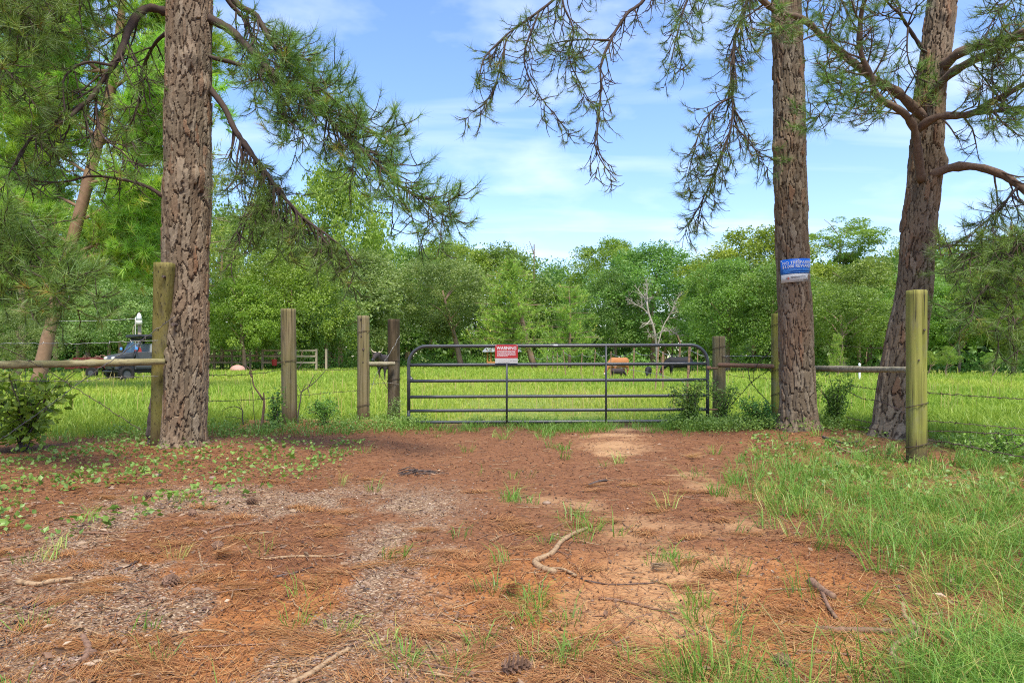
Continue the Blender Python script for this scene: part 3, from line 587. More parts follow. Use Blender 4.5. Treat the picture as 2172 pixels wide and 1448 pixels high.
wl_limb(t3, pl(9.0, 8.6, [(1962, 112), (1926, 60), (1908, 32), (1876, 0), (1850, -50)]), 0.026, 0.012, r, 16, (0.35, 0.75), 0.3, 0.3, 0.85, 0.95)
wl_limb(t3, pl(8.8, 8.6, [(1926, 60), (1923, 117), (1940, 178)]), 0.014, 0.006, r, 10, (0.3, 0.6), 0.1, 0.4, 0.7, 0.9)
wl_limb(t3, pl(8.3, 8.0, [(1862, 180), (1825, 190), (1780, 205), (1735, 222)]), 0.014, 0.005, r, 18, (0.25, 0.5), 0.1, 0.2, 0.9, 0.95, sub=4)
wl_limb(t3, pl(8.4, 7.8, [(2120, 210), (2090, 170), (2080, 150)]), 0.012, 0.005, r, 6, (0.25, 0.5), 0.2, 0.3, 0.8, 0.9)
wl_limb(t3, pl(8.2, 7.6, [(2200, 60), (2150, 90), (2110, 130), (2110, 200), (2120, 260)]), 0.014, 0.005, r, 22, (0.3, 0.7), 0.05, 0.6, 0.9, 0.95, sub=4)
wl_limb(t3, pl(8.2, 7.8, [(2200, -40), (2140, 0), (2110, 40), (2090, 90)]), 0.014, 0.005, r, 18, (0.3, 0.6), 0.1, 0.5, 0.9, 0.95, sub=4)

# leaning pine in the field on the left, its crown full of light ------
t4 = empty('pine_tree', (px(98, 790, 22.0)[0], 22.0, 0.0), 'sunlit pine in the field with a leaning orange trunk, left of the buggy', 'tree', 'pines at the gateway')
tm = MB(); base = np.array(t4.location)
tr4 = pl(22, 22, [(80, 815), (95, 745), (108, 690), (140, 560), (178, 420), (208, 300), (238, 180), (255, 60), (270, -150), (280, -400)])
V, Fc = tube(catmull(rel(t4, tr4), 60), np.interp(np.linspace(0, 1, 60), [0, .1, .5, 1], [0.23, 0.19, 0.155, 0.06]) * (1 + 0.05 * R_(3).normal(size=60)), 14); tm.add(V, Fc)
tm.build('trunk', M['bark_red'], t4, True)
r = R_(15)
def crown_limb(root, a, b, Y, **k):
    mid = ((a[0] + b[0]) / 2, (a[1] + b[1]) / 2 - 18)
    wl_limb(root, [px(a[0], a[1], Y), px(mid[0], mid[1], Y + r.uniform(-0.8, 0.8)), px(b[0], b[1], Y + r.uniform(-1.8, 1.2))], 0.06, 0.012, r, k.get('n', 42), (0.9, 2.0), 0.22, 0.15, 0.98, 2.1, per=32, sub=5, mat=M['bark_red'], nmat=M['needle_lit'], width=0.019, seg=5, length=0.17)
for a, b in [((138, 565), (300, 545)), ((128, 600), (40, 550)), ((145, 540), (330, 520)), ((150, 520), (20, 470)), ((165, 470), (320, 440)), ((170, 440), (-20, 390)),
             ((185, 390), (330, 400)), ((190, 370), (40, 320)), ((205, 310), (340, 290)), ((210, 290), (50, 240)), ((220, 250), (330, 210)), ((225, 230), (90, 160)), ((235, 190), (360, 150)), ((240, 170), (60, 90)),
             ((245, 130), (380, 60)), ((250, 90), (120, 20)), ((255, 60), (370, -20)), ((258, 20), (100, -60)), ((262, -20), (420, -60)), ((240, 150), (-40, 200)), ((215, 270), (-30, 110)), ((258, 0), (10, 0)), ((250, 50), (460, 120)), ((245, 100), (430, 200))]:
    crown_limb(t4, a, b, 22.0)
# ------------------------------------------------------------------ woods behind the field
def leaf_quads(P, D, S, rng, w=0.55, rnd=None):
    """kite-shaped leaves at P, long axis D, length S"""
    n = len(P); D = nz(D); B = nz(np.cross(D, nz(rng.normal(size=(n, 3))) + np.array([0, -0.1, 0.55]))); N = np.cross(D, B); S = np.asarray(S)[:, None]
    m = P + D * S * 0.45 - N * S * 0.06
    V = np.stack([P, m + B * S * w / 2, P + D * S + N * S * 0.05, m - B * S * w / 2], 1).reshape(-1, 3)
    i = np.arange(n)[:, None] * 4
    Fc = np.vstack([i + np.array([[0, 1, 2]]), i + np.array([[0, 2, 3]])])
    if rnd is None: rnd = np.clip(rng.normal(0.5, 0.22, n), 0, 1)
    return V, Fc, np.repeat(rnd, 4)

def crown_mesh(name, seed, nblob, per, leaf, shape='round', openness=0.0):
    """crown in a unit box: height 0..1, radius 0.5"""
    rng = R_(seed); V_, F_ = [], []; mb = MB()
    for b in range(nblob):
        z = rng.random() ** 0.95
        if shape == 'round': rad = 0.5 * math.sqrt(max(0.03, 1 - ((z - 0.30) / 0.72) ** 2))
        elif shape == 'tall': rad = 0.5 * min(1, 1.25 * (1 - z) ** 0.6 + 0.12) * min(1, 0.55 + z * 2)
        else: rad = 0.5 * math.sqrt(max(0.03, 1 - ((z - 0.62) / 0.5) ** 2))
        a = rng.uniform(0, 2 * math.pi); q = rad * (0.45 + 0.55 * rng.random() ** 0.5) * (1 if rng.random() < 0.8 else 0.5)
        c = np.array([q * math.cos(a), q * math.sin(a), 0.06 + 0.86 * z]); c[:2] *= 0.72 + 0.62 * float(vnoise(np.array([a * 1.3 + seed]), np.array([z * 4.0]), seed)[0]); br = (0.045 + 0.125 * rng.random() ** 1.8) * np.array([1.0, 1.0, 0.9])
        k = int(per * (0.35 + br[0] / 0.10)); lf = leaf * rng.uniform(0.75, 1.3); d = nz(rng.normal(size=(k, 3))); d[:, 2] = np.abs(d[:, 2]) * np.where(rng.random(k) < 0.66, 1, -1)
        P = c + d * br * (0.45 + 0.62 * rng.random((k, 1)) ** 0.6)
        D = nz(d * 0.7 + rng.normal(size=(k, 3)) * 0.7 + np.array([0, 0, -0.25]))
        tint = np.clip(rng.normal(0.5, 0.25) + rng.normal(0, 0.13, k), 0, 1)
        V, Fc, rn = leaf_quads(P, D, lf * rng.uniform(0.6, 1.3, k), rng, 0.62, tint); mb.add(V, Fc, 0, rn)
    return mb.mesh(name, M['leaf_mid'])

CR = {'a': crown_mesh('crown', 101, 160, 165, 0.020), 'b': crown_mesh('crown', 102, 140, 175, 0.021), 'c': crown_mesh('crown', 103, 175, 155, 0.019),
      't': crown_mesh('crown', 104, 130, 130, 0.021, 'tall'), 'o': crown_mesh('crown', 105, 75, 130, 0.026, 'top'), 'h': crown_mesh('crown', 106, 170, 150, 0.021, 'top')}

def pine_crown(name, seed, nwh=15, per=16):
    rng = R_(seed); tips = []; wood = MB()
    for w in range(nwh):
        z = 0.02 + 0.94 * (w + rng.random() * 0.6) / nwh; rad = 0.5 * ((1 - z) ** 0.62 * 0.92 + 0.10)
        for k in range(rng.integers(5, 8)):
            a = rng.uniform(0, 2 * math.pi); L = rad * rng.uniform(0.6, 1.1); d = np.array([math.cos(a), math.sin(a), 0.0])
            P = np.array([[0, 0, z], d * L * 0.5 + [0, 0, z + 0.012], d * L + [0, 0, z + rng.uniform(0.0, 0.05)]])
            V, Fc = tube(P, [0.004, 0.003, 0.0012], 4, False); wood.add(V, Fc, 1)
            for q in range(int(7 + 22 * L)):
                f = rng.uniform(0.25, 1.05); p = P[0] * (1 - f) + P[2] * f + rng.normal(0, 0.020 + 0.045 * f * L, 3) * [1, 1, 0.7]
                tips.append((p, d * 0.5 + np.array([0, 0, 0.7]) + rng.normal(0, 0.3, 3), rng.uniform(0.8, 1.2)))
    V, Fc, rn = needles(tips, rng, per, 0.036, 0.0052, 0.95, 0.1); wood.add(V, Fc, 0, rn)
    return wood.mesh(name, [M['needle_lit'], M['bark_far']])
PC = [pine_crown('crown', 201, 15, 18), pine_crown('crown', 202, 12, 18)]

def far_tree(u, vtop, Y, wpx, mat, var, label, vlow=742, name='tree', bark='bark_far', tw=0.17, rz=0.0, pine=False, tu=0):
    x = (u - CU) / F * Y; z0 = hz(x, Y); top = CH + (HV - vtop) / F * Y - z0; low = max(0.3, CH + (HV - vlow) / F * Y - z0); w = wpx / F * Y
    e = empty(name, (x, Y, z0), label, 'tree', 'trees along the edge of the woods')
    c = bpy.data.objects.new('crown', PC[var] if pine else CR[var]); lk(c, e); c.location = (0, 0, low); c.scale = (w, w, top - low); c.rotation_euler = (0, 0, rz)
    c.material_slots[0].link = 'OBJECT'; c.material_slots[0].material = M[mat]
    rng = R_(int(u * 7 + Y)); m = MB(); n = 9; hh = (low + (top - low) * (0.86 if pine else 0.62 if var == 'o' else 0.6)); xs = np.cumsum(rng.normal(0, 0.05, (n, 2)), 0)
    P = np.c_[xs[:, 0] - xs[0, 0] + tu / F * Y * np.linspace(1, 0, n), xs[:, 1] - xs[0, 1], np.linspace(-0.15, hh, n)]; V, Fc = tube(P, np.linspace(tw * 1.15, tw * 0.35, n), 9); m.add(V, Fc)
    if not pine:
        for k in range(22 if var == 'o' else 7):
            i = rng.integers(3, n) if var == 'o' else rng.integers(3, n - 1); a = rng.uniform(0, 6.28); L = w * rng.uniform(0.22, 0.42) * (0.8 if var == 'o' else 1.0); d = np.array([math.cos(a), math.sin(a), 0.75])
            Q = catmull([P[i], P[i] + d * L * 0.5 + [0, 0, 0.1 * L], P[i] + d * L], 6); V, Fc = tube(Q, np.linspace(tw * (0.25 if var == 'o' else 0.4), 0.02, 6), 5); m.add(V, Fc)
    m.build('trunk', M[bark], e, True); return e

FT = [
 # u, vtop, Y, width px, material, variant, label, options
 (705, 352, 78, 250, 'leaf_yellow', 'a', 'tallest yellow-green tree of the wood, rising right of the thick pine trunk', {}),
 (545, 430, 70, 230, 'leaf_mid', 'b', 'mid green tree seen between the drooping boughs of the thick pine', {}),
 (470, 470, 62, 190, 'needle_far', 0, 'bright pine directly right of the thick pine trunk', dict(pine=True, vlow=690)),
 (620, 520, 62, 220, 'leaf_bright', 'c', 'low light-green tree overhanging the board corral', dict(vlow=742)),
 (520, 590, 58, 170, 'leaf_bright', 'b', 'smallest light-green tree above the left end of the board corral', dict(vlow=745)),
 (765, 535, 72, 260, 'leaf_silver', 'a', 'greyish-green oak behind the pair of grey gate posts', dict(vlow=745)),
 (690, 570, 66, 160, 'leaf_silver', 'c', 'small greyish-green tree behind the right end of the corral', dict(vlow=748)),
 (860, 520, 92, 200, 'leaf_mid', 'c', 'mid green tree above the dark gate post, level with the treetops beside it', dict(vlow=735)),
 (960, 512, 96, 210, 'leaf_yellow', 'b', 'yellowish tree above the left end of the gate', dict(tw=0.42, vlow=690)),
 (935, 548, 74, 200, 'leaf_silver', 'h', 'greyish-green tree with a thick bare trunk behind the left end of the gate', dict(tw=0.30, vlow=720, tu=45)),
 (1060, 522, 98, 210, 'leaf_mid', 'a', 'rounded green tree behind the bright pines, left of the bare snag', {}),
 (1085, 545, 70, 230, 'needle_far', 0, 'large bright pine above the red warning sign', dict(pine=True, vlow=742, tw=0.3, tu=50)),
 (1208, 592, 68, 160, 'needle_far', 1, 'smaller bright pine left of the dead white tree', dict(pine=True, vlow=748, tu=0)),
 (1180, 560, 108, 160, 'leaf_dark', 'c', 'dark tree showing low between the bright pines and the tall leafy one', {}),
 (1298, 508, 92, 170, 'leaf_bright', 'b', 'bright leafy tree topping the skyline left of the dark green oak', dict(vlow=640)),
 (1385, 520, 80, 250, 'leaf_dark', 'a', 'dark green spreading oak behind the dead white tree', dict(vlow=715, tw=0.3)),
 (1305, 570, 78, 160, 'leaf_dark', 'c', 'dark low tree left of the dead white tree', dict(vlow=735)),
 (1492, 556, 96, 140, 'leaf_dark', 'b', 'dark green tree in the dip of the skyline above the gate hinge', {}),
 (1600, 486, 58, 270, 'leaf_yellow', 'b', 'big yellow-green oak just left of the signed pine trunk', dict(vlow=690)),
 (1545, 548, 52, 200, 'leaf_mid', 'a', 'low mid green tree behind the gate hinge post', dict(vlow=735)),
 (1640, 550, 50, 200, 'leaf_mid', 'c', 'low leafy tree filling the gap behind the signed pine', dict(vlow=745)),
 (1790, 470, 66, 190, 'leaf_olive', 'o', 'thin see-through tree between the two right-hand pine trunks', dict(vlow=560)),
 (1740, 560, 60, 170, 'leaf_yellow', 'a', 'yellowish tree just right of the signed pine trunk', dict(vlow=690)),
 (1845, 545, 50, 220, 'leaf_olive', 'c', 'olive green tree between the right-hand pines, below the see-through one', dict(vlow=735)),
 (1790, 610, 45, 190, 'leaf_mid', 'h', 'drooping low tree behind the white log rail', dict(vlow=758)),
 (1960, 495, 74, 200, 'leaf_yellow', 'c', 'bright yellow tree showing behind the leaning pine trunk', {}),
 (2030, 600, 46, 150, 'leaf_bright', 'b', 'bright young tree right of the mossy yellow-green post', dict(vlow=735, tw=0.10)),
 (2090, 520, 62, 230, 'leaf_olive', 'a', 'olive tree behind the hanging pine bough near the right edge', {}),
 (2150, 570, 44, 200, 'leaf_yellow', 'h', 'low yellowish tree at the right edge below the hanging pine bough', dict(vlow=760, tw=0.12)),
 (2200, 480, 60, 260, 'leaf_mid', 'c', 'green tree half cut off by the right edge', {}),
 (1935, 575, 47, 170, 'leaf_mid', 'a', 'mid green tree directly behind the base of the leaning pine', dict(vlow=750)),
 (255, 590, 46, 190, 'leaf_silver', 'b', 'pale grey-green tree behind the lamp pole', dict(vlow=735)),
 (35, 655, 36, 130, 'leaf_silver', 'a', 'pale bushy tree at the left edge above the log rail', dict(vlow=768)),
 (120, 400, 58, 260, 'leaf_mid', 'c', 'broad green tree behind the leaning orange pine', {}),
 (300, 440, 64, 230, 'leaf_yellow', 'a', 'yellowish tree just left of the thick pine trunk', {}),
 (10, 360, 60, 260, 'leaf_dark', 'b', 'dark tree at the left edge behind the pine boughs', {}),
 (330, 590, 52, 160, 'leaf_bright', 'c', 'bright low tree behind the corner post', dict(vlow=735)),
 (45, -150, 44, 430, 'needle_far', 0, 'tall bright pine filling the top left corner behind the leaning one', dict(pine=True, vlow=500, tw=0.2)),
 (352, 70, 52, 330, 'needle_far', 1, 'bright pine showing between the leaning pine and the thick trunk', dict(pine=True, vlow=540, tw=0.2)),
 (190, 560, 50, 170, 'leaf_dark', 'h', 'dark low tree between the leaning orange pine and the lamp pole', dict(vlow=748)),
]
for u, vt, Y, w, mt, var, lab, o in FT:
    pine = o.get('pine', False)
    far_tree(u, vt, Y, w, mt, var, lab, name='pine_tree' if pine else 'broadleaf_tree', rz=(u * 1.7) % 6.28, **o)

# the wood behind them, one mass
def woods():
    rng = R_(77); mb = MB(); n = 520
    u = rng.uniform(-250, 2420, n); Y = rng.uniform(96, 150, n)
    top = 1.15 + np.interp(u, [-250, 300, 640, 800, 1000, 1150, 1230, 1300, 1450, 1520, 1620, 1900, 2420], [300, 320, 330, 235, 228, 205, 195, 200, 205, 190, 200, 215, 260]) / F * Y
    Y = np.where(u < 300, Y * 0.68, np.where(u > 1600, Y * 0.62, Y)); top = np.where(u < 300, top * 0.68, np.where(u > 1600, top * 0.62, top)); X = (u - CU) / F * Y
    for k in range(n):
        z = top[k] * (1 - 0.9 * rng.random() ** 1.4); c = np.array([X[k], Y[k], max(z, 1.0) - 1.2]); br = rng.uniform(2.0, 4.2) * np.array([1.1, 1.1, 0.65])
        q = 200; d = nz(rng.normal(size=(q, 3))); P = c + d * br * rng.uniform(0.4, 1.05, (q, 1)); P[:, 2] = np.maximum(P[:, 2], 0.1)
        V, Fc, rn = leaf_quads(P, d + rng.normal(size=(q, 3)) * 0.6, rng.uniform(0.32, 0.66, q), rng, 0.7, np.clip(rng.normal(0.4, 0.2) + rng.normal(0, 0.15, q), 0, 1)); mb.add(V, Fc, 0, rn)
    for k in range(850):      # thickets that shut out the horizon
        uu = rng.uniform(-260, 2430); yy = rng.uniform(90, 135) * (0.68 if uu < 300 else 0.62 if uu > 1600 else 1); c = np.array([(uu - CU) / F * yy, yy, rng.uniform(0.6, 6.5)]); q = 110; d = nz(rng.normal(size=(q, 3)))
        P = c + d * rng.uniform(1.6, 2.8) * rng.uniform(0.3, 1.05, (q, 1)); P[:, 2] = np.maximum(P[:, 2], 0.1)
        V, Fc, rn = leaf_quads(P, d + rng.normal(size=(q, 3)) * 0.6, rng.uniform(0.45, 0.95, q), rng, 0.7, np.clip(rng.normal(0.3, 0.2, q), 0, 1)); mb.add(V, Fc, 0, rn)
    for k in range(170):      # their trunks stand in the dark under the canopy
        uu = rng.uniform(-200, 2380); yy = rng.uniform(88, 125) * (0.68 if uu < 300 else 0.62 if uu > 1600 else 1); xx = (uu - CU) / F * yy
        V, Fc = tube(np.array([[xx, yy, -0.2], [xx + rng.normal(0, 0.15), yy, 3], [xx + rng.normal(0, 0.3), yy, 5.5]]), [0.17, 0.14, 0.1], 6, False); mb.add(V, Fc, 1)
    o = mb.build('far_woods', [M['leaf_dark'], M['bark_far']]); tag(o, 'deep shaded woods closing the view behind the trees at the field edge', 'woods', None, 'stuff')
woods()

def edge_y(x):
    """distance at which the pasture meets the wood"""
    u = CU + np.asarray(x, float) / 60 * F
    return np.interp(u, [-600, 200, 420, 640, 800, 1000, 1300, 1500, 1620, 1800, 2172, 2700], [40, 44, 60, 64, 74, 82, 76, 62, 50, 46, 43, 40])

def understory():
    rng = R_(78); n = 30000; x = rng.uniform(-75, 62, n); e = edge_y(x); y = e + np.abs(rng.normal(0, 3.5, n)) - 0.8
    hgt = 0.25 + 1.5 * fbm(x * 0.35, y * 0.3, 55, 3) ** 2.2 * 2.4; z = rng.random(n) * hgt
    V, Fc, rn = leaf_quads(np.stack([x, y, z], -1), rng.normal(size=(n, 3)) + [0, 0, 0.7], rng.uniform(0.14, 0.34, n), rng, 0.6, np.clip(0.25 + 0.5 * fbm(x * 0.5, y * 0.5, 56, 2) + rng.normal(0, 0.15, n), 0, 1))
    mb = MB(); mb.add(V, Fc, 0, rn); o = mb.build('undergrowth', M['leaf_weed']); tag(o, 'leafy undergrowth along the foot of the woods', 'undergrowth', None, 'stuff')
understory()

# dead white tree -----------------------------------------------------
def dead_tree():
    Y = 62.0; b = px(1392, 790, Y); e = empty('dead_tree', (b[0], Y, 0), 'bare dead white tree with forked branches, in front of the dark oak', 'tree')
    rng = R_(5); o = np.array([b[0], Y, 0.0])
    def br(par, pts, r0, r1, nsub, sl):
        C = catmull([px(u, v, Y + dy) - o for u, v, dy in pts], 14); m = MB(); V, Fc = tube(C, np.linspace(r0, r1, 14), 6); m.add(V, Fc)
        for k in range(nsub):
            i = rng.integers(3, 13); d = nz(nz(C[i] - C[i - 1]) * 0.8 + rng.normal(size=3) * [0.8, 0.8, 0.5] + [0, 0, 0.15]); L = rng.uniform(*sl)
            Q = np.array([C[i], C[i] + d * L * 0.5 + rng.normal(0, 0.05, 3), C[i] + d * L + rng.normal(0, 0.12, 3)]); V, Fc = tube(Q, [0.028, 0.02, 0.010], 4, False); m.add(V, Fc)
            for w in range(3):
                d2 = nz(d + rng.normal(size=3) * 0.8); V, Fc = tube(np.array([Q[1], Q[1] + d2 * L * 0.6]), [0.018, 0.01], 4, False); m.add(V, Fc)
        m.build('branch' if r0 < 0.12 else 'trunk', M['bark_pale'], par, True)
    br(e, [(1393, 800, 0), (1394, 760, 0), (1391, 720, 0), (1385, 690, 0), (1376, 665, 0), (1372, 640, 0)], 0.14, 0.085, 0, (1, 1))
    br(e, [(1374, 655, 0), (1373, 635, 0), (1372, 615, 0.3), (1374, 600, 0.5)], 0.07, 0.015, 12, (0.5, 1.3))
    br(e, [(1377, 668, 0), (1365, 655, 0), (1352, 648, -0.4), (1338, 638, -0.6), (1325, 628, -0.8)], 0.06, 0.015, 11, (0.5, 1.2))
    br(e, [(1374, 650, 0), (1366, 632, 0.5), (1356, 618, 0.8), (1348, 608, 1)], 0.05, 0.015, 9, (0.4, 1.0))
    br(e, [(1395, 735, 0), (1404, 700, 0.2), (1413, 680, 0.3), (1424, 664, 0.5), (1432, 645, 0.6), (1438, 630, 0.7)], 0.075, 0.015, 16, (0.5, 1.3))
    br(e, [(1424, 664, 0.5), (1436, 662, 0.5), (1446, 659, 0.8)], 0.05, 0.015, 5, (0.3, 0.8))
    br(e, [(1380, 678, 0), (1368, 690, -0.5), (1356, 696, -0.8)], 0.05, 0.015, 6, (0.3, 0.8))
    br(e, [(1390, 712, 0), (1400, 705, -0.6), (1420, 702, -1), (1440, 712, -1.2)], 0.05, 0.012, 16, (0.4, 0.9))
    br(e, [(1390, 722, 0), (1382, 712, -0.6), (1374, 712, -0.9)], 0.04, 0.012, 8, (0.3, 0.8))
dead_tree()
def snag():
    Y = 100.0; b = px(1131, 760, Y); e = empty('dead_snag', (b[0], Y, 0), 'bare dead snag poking above the treetops over the bright pines', 'tree'); o = np.array([b[0], Y, 0])
    m = MB(); V, Fc = tube(catmull([px(1131, 775, Y) - o, px(1132, 640, Y) - o, px(1133, 560, Y) - o, px(1133, 518, Y) - o], 12), np.linspace(0.24, 0.08, 12), 7); m.add(V, Fc); m.build('trunk', M['bark_far'], e)
    m = MB(); V, Fc = tube(catmull([px(1133, 540, Y) - o, px(1128, 525, Y) - o, px(1123, 512, Y) - o], 6), np.linspace(0.09, 0.04, 6), 6); m.add(V, Fc); m.build('branch', M['bark_far'], e)
snag()

# saplings at the right-hand wood edge
def sapling(u, vt, Y, wpx, mat, label, pine=False):
    far_tree(u, vt, Y, wpx, mat, 1 if pine else 't', label, vlow=775, name='pine_sapling' if pine else 'sapling', tw=0.045, pine=pine)
sapling(1775, 702, 41, 46, 'needle_lit', 'little pale pine sapling standing behind the white log rail', True)
sapling(2010, 735, 40, 40, 'leaf_bright', 'bright little sapling at the wood edge, nearest the yellow-green post')
sapling(2102, 748, 39, 34, 'leaf_bright', 'bright little sapling at the wood edge near the right edge')
sapling(1972, 745, 42, 30, 'leaf_yellow', 'yellowish little sapling just right of the yellow-green post top')

# ------------------------------------------------------------------ pasture grass
def blades(x, y, z, hgt, wid, rng, lean=0.35, rnd=None, dirn=None, tipz=0.75):
    n = len(x); a = rng.uniform(0, 2 * math.pi, n) if dirn is None else dirn; d = np.stack([np.cos(a), np.sin(a), np.zeros(n)], -1)
    s = rng.uniform(0, 2 * math.pi, n); b = np.stack([np.cos(s), np.sin(s), np.zeros(n)], -1) * (wid / 2 * rng.uniform(0.55, 1.6, n))[:, None]
    p = np.stack([x, y, z], -1); L = (lean * rng.uniform(0.2, 1.4, n))[:, None] * hgt[:, None]; up = np.array([0, 0, 1.0]) * hgt[:, None]
    m = p + d * L * 0.28 + up * 0.58; t = p + d * L + up * rng.uniform(tipz, 1.0, (n, 1))
    V = np.stack([p - b, p + b, m + b * 0.75, m - b * 0.75, t], 1).reshape(-1, 3); i = np.arange(n)[:, None] * 5
    Fc = [(i + np.array([[0, 1, 2, 3]])), (i + np.array([[3, 2, 4]]))]
    rnd = np.clip(rng.normal(0.5, 0.2, n), 0, 1) if rnd is None else rnd
    return V, Fc, np.repeat(rnd, 5)

def field():
    rng = R_(31); n = 185000
    y = np.exp(rng.uniform(math.log(11.3), math.log(92), n)); x = rng.uniform(-1, 1, n) * (0.80 * y + 1.5)
    ok = y < edge_y(x * 60 / y) + 1.5; ok &= (y + 0.9 * (fbm(x * 0.8, y * 0.8, 61, 3) - 0.5) * 2 > 11.9 + 0.5 * np.exp(-(x / 2.2) ** 2)); x, y = x[ok], y[ok]; n = len(x)
    track = np.exp(-((x - 0.4) / 2.2) ** 2) * (1 - sstep(16, 30, y)); dry = fbm(x * 0.22, y * 0.10, 62, 4); tuft = fbm(x * 1.3, y * 0.9, 63, 3)
    hg = (0.11 + 0.22 * tuft) * (1 - 0.6 * track) * rng.uniform(0.6, 1.35, n) * (0.65 + 0.35 * sstep(12, 17, y))
    keep = rng.random(n) > 0.45 * track; x, y, hg, dry, tuft, track = [a[keep] for a in (x, y, hg, dry, tuft, track)]; n = len(x)
    rn = np.clip(0.0 + 0.88 * dry + 0.22 * track - 0.15 * (tuft - 0.5) + 0.10 * sstep(14, 30, y) + rng.normal(0, 0.11, n), 0, 1)
    V, Fc, r_ = blades(x, y, H(x, y) - 0.02, hg, 0.0042 + 0.00075 * y, rng, 0.7, rn); mb = MB(); mb.add(V, Fc, 0, r_)
    for x0, x1, y0, y1, q in ((5.0, 10.5, 8.3, 12.2, 17000), (-9.5, -4.4, 9.6, 12.4, 9000)):      # pasture that runs up to the side fences
        xx = rng.uniform(x0, x1, q); yy = rng.uniform(y0, y1, q); kp = fbm(xx * 0.9, yy * 0.9, 64, 3) + 0.35 * sstep(y0, y0 + 1.6, yy) > 0.62; xx, yy = xx[kp], yy[kp]; q = len(xx)
        V, Fc, r_ = blades(xx, yy, H(xx, yy) - 0.01, rng.uniform(0.12, 0.34, q), 0.0045 + 0.0006 * yy, rng, 0.5, np.clip(0.2 + 0.5 * fbm(xx * 0.3, yy * 0.3, 65, 3) + rng.normal(0, 0.12, q), 0, 1)); mb.add(V, Fc, 0, r_)
    k = 1800; yy = np.exp(rng.uniform(math.log(12.2), math.log(45), k)); xx = rng.uniform(-1, 1, k) * (0.8 * yy + 1)    # seed stems
    V, Fc, r_ = blades(xx, yy, H(xx, yy), rng.uniform(0.35, 0.65, k), 0.004 + 0.0006 * yy, rng, 0.15, np.clip(rng.normal(0.95, 0.08, k), 0, 1)); mb.add(V, Fc, 0, r_)
    o = mb.build('pasture_grass', M['grass_field']); tag(o, 'tall yellow-green pasture grass beyond the gate and fences', 'grass', None, 'stuff')
field()
# ------------------------------------------------------------------ fence posts, rails, gate
def round_post(name, u, vtop, vbase, w, Y, mat, label, lean=(0, 0), taper=0.96, groove=(), squareness=0.0, group='wooden fence posts', top_slant=0.0, wires=()):
    b = px(u, vbase, Y); x = b[0]; z0 = hz(x, Y); top = px(u, vtop, Y)[2]; Hh = top - z0; R0 = w / F * Y / 2
    e = empty(name, (x, Y, z0), label, 'post', group); rng = R_(abs(int(u))); ns, nzv = 40, 46
    th = np.linspace(0, 2 * math.pi, ns, endpoint=False); zz = np.r_[np.linspace(-0.2, Hh - 0.006, nzv), Hh]; TH, ZZ = np.meshgrid(th, zz)
    RR = R0 * (1 - (1 - taper) * ZZ / Hh) * (1 + 0.06 * (fbm(np.cos(TH) * 2 + u, ZZ * 1.2 + np.sin(TH) * 2, 3, 3) - 0.5)) + 0.012 * R0 / 0.12 * (fbm(np.cos(TH) * 9 + u, ZZ * 1.5 + np.sin(TH) * 9, 8, 3) - 0.5)
    if squareness: RR = RR * (1 - squareness + squareness / np.maximum(np.abs(np.cos(TH)), np.abs(np.sin(TH))) ** 0.8)
    for gth, z1, z2, gd, gw in groove:
        dt = np.angle(np.exp(1j * (TH - gth - 0.12 * np.sin(ZZ * 3)))) * R0
        RR = RR - gd * np.exp(-(dt / gw) ** 2) * sstep(z1 - 0.05, z1 + 0.15, ZZ) * (1 - sstep(z2 - 0.2, z2 + 0.02, ZZ))
    RR[-1] -= 0.008
    cx = lean[0] * ZZ / Hh; cy = lean[1] * ZZ / Hh; slz = np.where(ZZ > Hh - 0.01, top_slant * np.cos(TH) * RR / R0 * 0.5 + 0.006 * (fbm(np.cos(TH) * 4, np.sin(TH) * 4, 4, 2) - 0.5), 0)
    V = np.stack([cx + RR * np.cos(TH), cy + RR * np.sin(TH), ZZ + slz], -1).reshape(-1, 3); nl = len(zz)
    i = np.arange(nl - 1)[:, None] * ns; j = np.arange(ns)[None, :]; k = (j + 1) % ns
    m = MB(); q = np.stack([i + j, i + k, i + ns + k, i + ns + j], -1).reshape(-1, 4); V = np.vstack([V, [lean[0], lean[1], Hh - 0.004]]); jj = np.arange(ns)
    t = np.stack([np.full(ns, nl * ns), (nl - 1) * ns + jj, (nl - 1) * ns + (jj + 1) % ns], -1); m.add(V, [q, t]); m.build('shaft', M[mat], e, True)
    for wz in wires:      # turns of wire stapled round the post
        a = np.linspace(0, 2 * math.pi, 25); f = wz / Hh; rr = R0 * (1 - (1 - taper) * f) * 1.05 + 0.006
        m = MB(); V, Fc = tube(np.c_[lean[0] * f + rr * np.cos(a), lean[1] * f + rr * np.sin(a), wz + 0.03 * np.cos(a + 0.6)], 0.0045, 5, False); m.add(V, Fc); m.build('wire_wrap', M['wire_rust'], e, True)
    return e, R0, Hh
PI = math.pi
corner, rc, hc = round_post('fence_post', 340, 570, 925, 35, 8.45, 'post_olive', 'tall flat-faced olive corner post against the thick pine trunk', lean=(0.31, -0.50), squareness=0.55, taper=1.0, groove=[(-1.2, 0.3, 2.0, 0.008, 0.012)])
for zz, uu, s in ((px(0, 586, 7.85)[2], 350, 0.016), (px(0, 688, 8.0)[2], 360, 0.022)):
    a = np.linspace(0, 2 * PI, 9)[:-1]; p = px(uu, 0, 7.9)
    m = MB(); V, Fc = tube(np.array([[p[0] - corner.location[0], -0.5 * zz / 2.24 - 0.135, zz - corner.location[2]], [p[0] - corner.location[0], -0.5 * zz / 2.24 - 0.05, zz - corner.location[2]]]), [s, s * 0.9], 9); m.add(V, Fc); m.build('knot', M['stick_dark'], corner)
